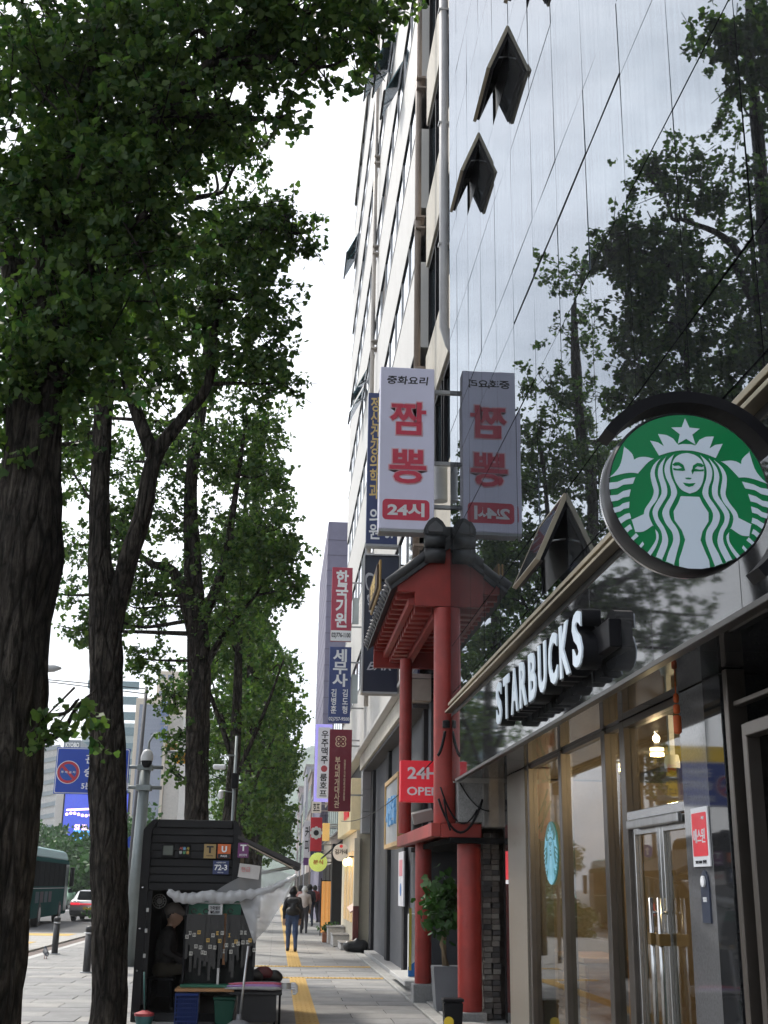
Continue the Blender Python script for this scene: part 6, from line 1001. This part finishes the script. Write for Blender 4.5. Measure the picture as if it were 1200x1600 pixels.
# vehicles -------------------------------------------------------------------
RUB = mat('tyre_rubber', (.018, .018, .018), .85); VGL = mat('vehicle_glass', (.012, .014, .015), .4, spec=.0)
def wheel(parent, x, y, r, w_):
    o = lathe('wheel', [(r*.9, -w_/2), (r, -w_/2+.02), (r, w_/2-.02), (r*.9, w_/2)], (x, y, r), RUB, parent, 22, 'x'); q = lathe('rim', [(r*.1, -w_/2-.006), (r*.62, -w_/2-.006), (r*.62, w_/2+.006), (r*.1, w_/2+.006)], (x, y, r), ALU, None, 16, 'x'); q.parent = o; q.location = (0, 0, 0)
def car(label, p, col, taxi=None, rotz=0., lights=True, name='car'):
    t = thing(name, label, 'car', (0, 0, 0), 'cars on the road'); m_ = mat('paint_'+label[:14], col, .3, .3, var=.03, coat=.6); w_ = .92
    prof = [(-2.3, .35), (-2.32, .62), (-2.28, .92), (-1.75, .98), (-1.1, 1.38), (.15, 1.44), (1.0, 1.02), (1.95, .88), (2.28, .66), (2.3, .35), (1.9, .22), (-1.9, .22)]
    V = []; n = len(prof)
    for x, sc in ((-w_, .0), (-w_*.96, 1), (w_*.96, 1), (w_, .0)):
        for (y, z) in prof:
            inn = max(0, (z-.95)/.5)*.2; xx = x*(1-inn); V.append((xx, y*(1 if sc else .985), z if sc else z*.97+.02))
    Fc = [tuple(range(n))[::-1], tuple(3*n+i for i in range(n))]+[(k*n+i, k*n+(i+1) % n, (k+1)*n+(i+1) % n, (k+1)*n+i) for k in range(3) for i in range(n)]
    me = mesh('body', V, Fc); bm = bmesh.new(); bm.from_mesh(me); bmesh.ops.recalc_face_normals(bm, faces=bm.faces[:]); bmesh.ops.bevel(bm, geom=bm.edges[:], offset=.03, segments=2, affect='EDGES'); bm.to_mesh(me); bm.free(); me.polygons.foreach_set('use_smooth', [True]*len(me.polygons)); link('body', me, m_, t)
    prism('rear_window', [(-1.80, .99), (-1.13, 1.36), (-1.15, 1.39), (-1.83, 1.02)], 'x', -.66, .66, VGL, t); prism('windscreen', [(.22, 1.43), (.98, 1.05), (1.0, 1.07), (.24, 1.45)], 'x', -.66, .66, VGL, t)
    for sd in (-1, 1): prism('side_window', [(-1.4, 1.02), (-1.0, 1.32), (.1, 1.37), (.75, 1.04)], 'x', sd*.80, sd*.87, VGL, t); box('mirror', sd*.93, sd*1.08, .55, .7, .98, 1.1, m_, t, .03); box('tail_light', sd*.45, sd*.88, -2.345, -2.2, .76, .86, mat('tail_red', (.4, .02, .03), .3, emit=.5, ecol=(1, .05, .08)), t, .01); box('headlight', sd*.5, sd*.88, 2.2, 2.32, .62, .76, LETW, t, .02)
    box('light_bar', -.449, .449, -2.34, -2.2, .78, .82, MATS['tail_red'], t, 0); box('rear_bumper', -.86, .86, -2.36, -2.2, .28, .5, mat('bumper_dark', (.04, .04, .042), .5), t, .03); box('number_plate', -.26, .26, -2.365, -2.3, .54, .66, mat('plate_amber', (.6, .42, .06) if taxi else (.6, .6, .6), .5), t, 0)
    for sd in (-1, 1):
        for y in (-1.4, 1.4): wheel(t, sd*.82, y, .33, .22)
    t.location = p; t.rotation_euler = (0, 0, rotz); return t
car('silver saloon car with lit red tail lights ahead of the bus', (-9.0, 64.5, -.15), (.42, .42, .43), True)
car('white car far up the road beyond the silver saloon', (-12.5, 100, -.15), (.6, .6, .6)); car('pale green taxi far up the road', (-15.5, 92, -.15), (.25, .45, .3), True); car('dark grey car far up the outer lane', (-19, 110, -.15), (.08, .08, .09)); car('black car in the outer lane behind the nearest trunk', (-17.5, 60, -.15), (.03, .03, .035))
def bus(label, p, col, roof, L_=10.8, hgt=3.25, rotz=0.):
    t = thing('bus', label, 'bus', (0, 0, 0)); m_ = mat('bus_paint', col, .6, spec=.0, var=.06); w_ = 1.25; rf = mat('bus_roof', roof, .4, var=.06)
    prism('body', [(-w_, .35), (-w_, 2.72), (-w_+.02, 2.8), (w_-.02, 2.8), (w_, 2.72), (w_, .35)], 'y', -L_, 0, m_, t, .03); prism('roof_pod', [(-w_+.02, 2.81), (-w_+.12, hgt-.1), (-w_+.35, hgt), (w_-.35, hgt), (w_-.12, hgt-.1), (w_-.02, 2.81)], 'y', -L_+.3, -.3, rf, t, .03)
    for sd in (-1, 1):
        for k in range(7): box('side_window', sd*(w_+.001), sd*(w_+.02), -L_+.25+k*1.42, -L_+1.62+k*1.42, 1.62, 2.62, VGL, t, 0)
        box('skirt_line', sd*(w_+.001), sd*(w_+.012), -L_+.1, -.1, 1.52, 1.55, GREYP, t, 0); box('door_frame', sd*(w_+.001), sd*(w_+.025), -1.15, -.12, .5, 2.6, mat('bus_door', (.06, .09, .09), .3), t, 0); box('mirror', sd*1.3, sd*1.5, .1, .35, 1.6, 2.5, BLACKM, t, .04)
        for y in (-2.2, -L_+2.6): wheel(t, sd*1.12, y, .48, .3)
        for k in range(4): box('advert_panel', sd*(w_+.001), sd*(w_+.01), -L_+1.2+k*1.2, -L_+2.1+k*1.2, .95, 1.4, mat('advert_%s' % 'ab'[k % 2], (.05, .04, .05) if k % 2 else (.03, .06, .075), .6, spec=.1), t, 0)
    box('front_window', -1.15, 1.15, .001, .02, 1.3, 2.65, VGL, t, 0); box('rear_window', -1.1, 1.1, -L_-.02, -L_-.001, 1.7, 2.6, VGL, t, 0)
    for sd in (-1, 1): box('tail_light', sd*.9, sd*1.15, -L_-.02, -L_-.001, .8, 1.3, MATS['tail_red'], t, 0)
    t.location = p; t.rotation_euler = (0, 0, rotz); return t
bus('teal green city bus half hidden by the nearest trunk', (-11.4, 62.5, -.15), (.013, .065, .06), (.03, .14, .135), rotz=.03)

# ================================================================ FAR BUILDINGS, HILL, AIR
def fx(px, Y): return at(px, 1200, Y=Y).x
def fz(py, Y, px=200): return at(px, py, Y=Y).z
PCM = mat('press_beige', (.52, .45, .36), .7, var=.05); PCD = mat('press_window', (.20, .22, .27), .3)  # PCD is the blue-grey of the window strips
Y = 190; pc = thing('beige_office_tower', 'pale beige high rise with vertical fins and a blue vertical sign', 'tower', (fx(235, Y), Y, 0)); x0, x1, x2 = fx(205, Y), fx(256, Y), fx(276, Y)
box('main_block', x0, x1, Y, Y+26, 0, fz(1090, Y), PCM, pc, .1); box('upper_block', fx(232, Y), x2, Y+4, Y+26.5, 0, fz(1040, Y), PCM, pc, .1); box('side_block', x1+.02, x2+.5, Y+1, Y+24, 0, fz(1115, Y), mat('press_side', (.40, .37, .33), .6), pc, .1)
for i in range(9): box('window_strip', x0+.6+i*(x1-x0-1)/9, x0+1.05+i*(x1-x0-1)/9, Y-.12, Y-.001, 3, fz(1100, Y), PCD, pc, 0)
for r in range(3):
    for i in range(2): box('upper_window', fx(236+i*13, Y), fx(245+i*13, Y), Y+3.9, Y+3.999, fz(1080-r*13, Y), fz(1072-r*13, Y), PCD, pc, 0)
text('프레스센터', (fx(252, Y), Y-.3, fz(1127, Y)), (1.3, 6.2), mat('press_blue', (.08, .16, .36), .5), pc, stack=True, bold=.02)
Y = 240; kyo = thing('green_glass_tower', 'green grey glass office block behind the blue road sign', 'tower', (fx(165, Y), Y, 0)); box('wall', fx(124, Y), fx(210, Y), Y, Y+30, 0, fz(1130, Y), mat('green_cladding', (.30, .36, .36), .4), kyo, .1)
for k in range(12): box('window_band', fx(126, Y), fx(208, Y), Y-.12, Y-.001, 5+k*3.0, 6.6+k*3.0, mat('green_band', (.13, .2, .22), .2), kyo, 0)
Y = 215; dkb = thing('dark_office_block', 'dark office block carrying white letters left of the green tower', 'tower', (fx(108, Y), Y, 0)); box('wall', fx(96, Y), fx(123, Y), Y, Y+20, 0, fz(1158, Y), mat('dark_cladding', (.14, .17, .2), .4), dkb, .1); text('KYOBO', (fx(110, Y), Y-.1, fz(1166, Y)), (2.3, .8), LETW, dkb, bold=.02)
for k in range(9): box('window_band', fx(97, Y), fx(122, Y), Y-.12, Y-.001, 3+k*2.4, 4.4+k*2.4, mat('dark_band', (.07, .1, .13), .2), dkb, 0)
Y = 180; stb = thing('striped_office_block', 'pale office block with slanting grey stripes beside the nearest trunk', 'tower', (fx(70, Y), Y, 0)); box('wall', fx(40, Y), fx(92, Y), Y, Y+22, 0, fz(1168, Y), mat('stripe_pale', (.50, .48, .45), .6), stb, .1)
for k in range(13):
    xa, xb = fx(41, Y), fx(91.5, Y); z = 1.5+k*1.6; prism('stripe', [(xa, z), (xb, z+1.0), (xb, z+1.6), (xa, z+.6)], 'y', Y-.15, Y-.002, mat('stripe_grey', (.30, .33, .34), .4), stb)
Y = 160; scn = thing('video_screen', 'large blue street video screen under the road sign', 'screen', (fx(150, Y), Y, fz(1320, Y))); xa, xb, za, zc = fx(106, Y), fx(204, Y), fz(1321, Y), fz(1240, Y)
box('screen_case', xa-.2, xb+.2, Y+.01, Y+1, za-.2, zc+.2, BLACKM, scn, .05); box('screen_face', xa, xb, Y-.05, Y+.009, za, zc, mat('screen_blue', (.02, .04, .25), .4, emit=.55, ecol=(.06, .09, .55)), scn, 0); GLW = mat('screen_glow', (.9, .6, .75), emit=1.1, ecol=(1, .65, .8))
for k in range(16): flat('light_dot', [circ(.2, 10)], (xa+.4+k*(xb-xa-.6)/15, Y-.07, fz(1274, Y)+.15*math.sin(k)), GLW, scn)
flat('light_line', [[(0, 0), (xb-xa-.5, .45), (xb-xa-.5, .7), (0, .25)]], (xa+.3, Y-.07, fz(1269, Y)), GLW, scn); text('SHILLA', (fx(143, Y), Y-.08, fz(1294, Y)), (3.0, .7), GLW, scn, bold=.03); text('서울', (fx(115, Y), Y-.08, fz(1313, Y)), (.9, .4), GLW, scn)
flat('bright_patch', [rrect(2.4, 1.9, .1)], (fx(138, Y), Y-.06, fz(1311, Y)), mat('screen_cyan', (.05, .3, .8), emit=.8, ecol=(.08, .35, 1)), scn)
for x in (xa+.5, xb-.5): box('screen_post', x-.2, x+.2, Y+.3, Y+.7, -.2, za-.2, GREYP, scn, 0)
Y = 170; lw = thing('low_pale_building', 'low pale building under the striped block', 'building', (fx(95, Y), Y, 0)); box('wall', fx(78, Y), fx(160, Y), Y, Y+12, 0, fz(1322, Y), mat('low_grey', (.38, .38, .37), .7), lw, .05); box('roof_slab', fx(76, Y), fx(162, Y), Y-.4, Y+12.4, fz(1322, Y)+.002, fz(1322, Y)+.4, WHITE, lw, .03)
for k in range(8): box('window', fx(82+k*10, Y), fx(88+k*10, Y), Y-.05, Y-.001, fz(1345, Y), fz(1332, Y), DKGLASS, lw, 0)
# wooded hill at the end of the street
Yh = 1500; nx, ny = 60, 16; V = []; rg = np.random.default_rng(9)
for j in range(ny+1):
    for i in range(nx+1):
        px = 250+i*6.5; x = at(px, 1383, Y=Yh).x; crest = 1190+12*math.sin(i*.31)+8*math.sin(i*.83+1)+max(0, (400-px))*.25+max(0, px-540)*.3; zc = at(470, crest, Y=Yh).z; t_ = j/ny; z = -5+(zc+5)*math.sin(t_*math.pi/2)*(1+.03*math.sin(i*.9+j*1.7)*(j < ny)); V.append((x*(1+.15*(1-t_)), Yh-420*(1-t_), z))
Fc = [(j*(nx+1)+i, j*(nx+1)+i+1, (j+1)*(nx+1)+i+1, (j+1)*(nx+1)+i) for j in range(ny) for i in range(nx)]
struct(link('hill', mesh('hill', V, Fc, True), mat('wooded_hill', (.05, .085, .045), .95, var=.6, vs=.06, coords='Object')))
hz = bpy.data.materials.new('haze_air'); hz.use_nodes = True; t_ = hz.node_tree; t_.nodes.clear(); o_ = t_.nodes.new('ShaderNodeOutputMaterial'); v_ = t_.nodes.new('ShaderNodeVolumePrincipled'); v_.inputs['Color'].default_value = (.9, .94, 1, 1); v_.inputs['Density'].default_value = .00028; v_.inputs['Anisotropy'].default_value = .2
t_.links.new(v_.outputs[0], o_.inputs['Volume'])
hb = struct(link('haze', mesh('haze', *bgeo(-700, 700, -60, 1650, -6.5, 275)), hz), 'stuff')
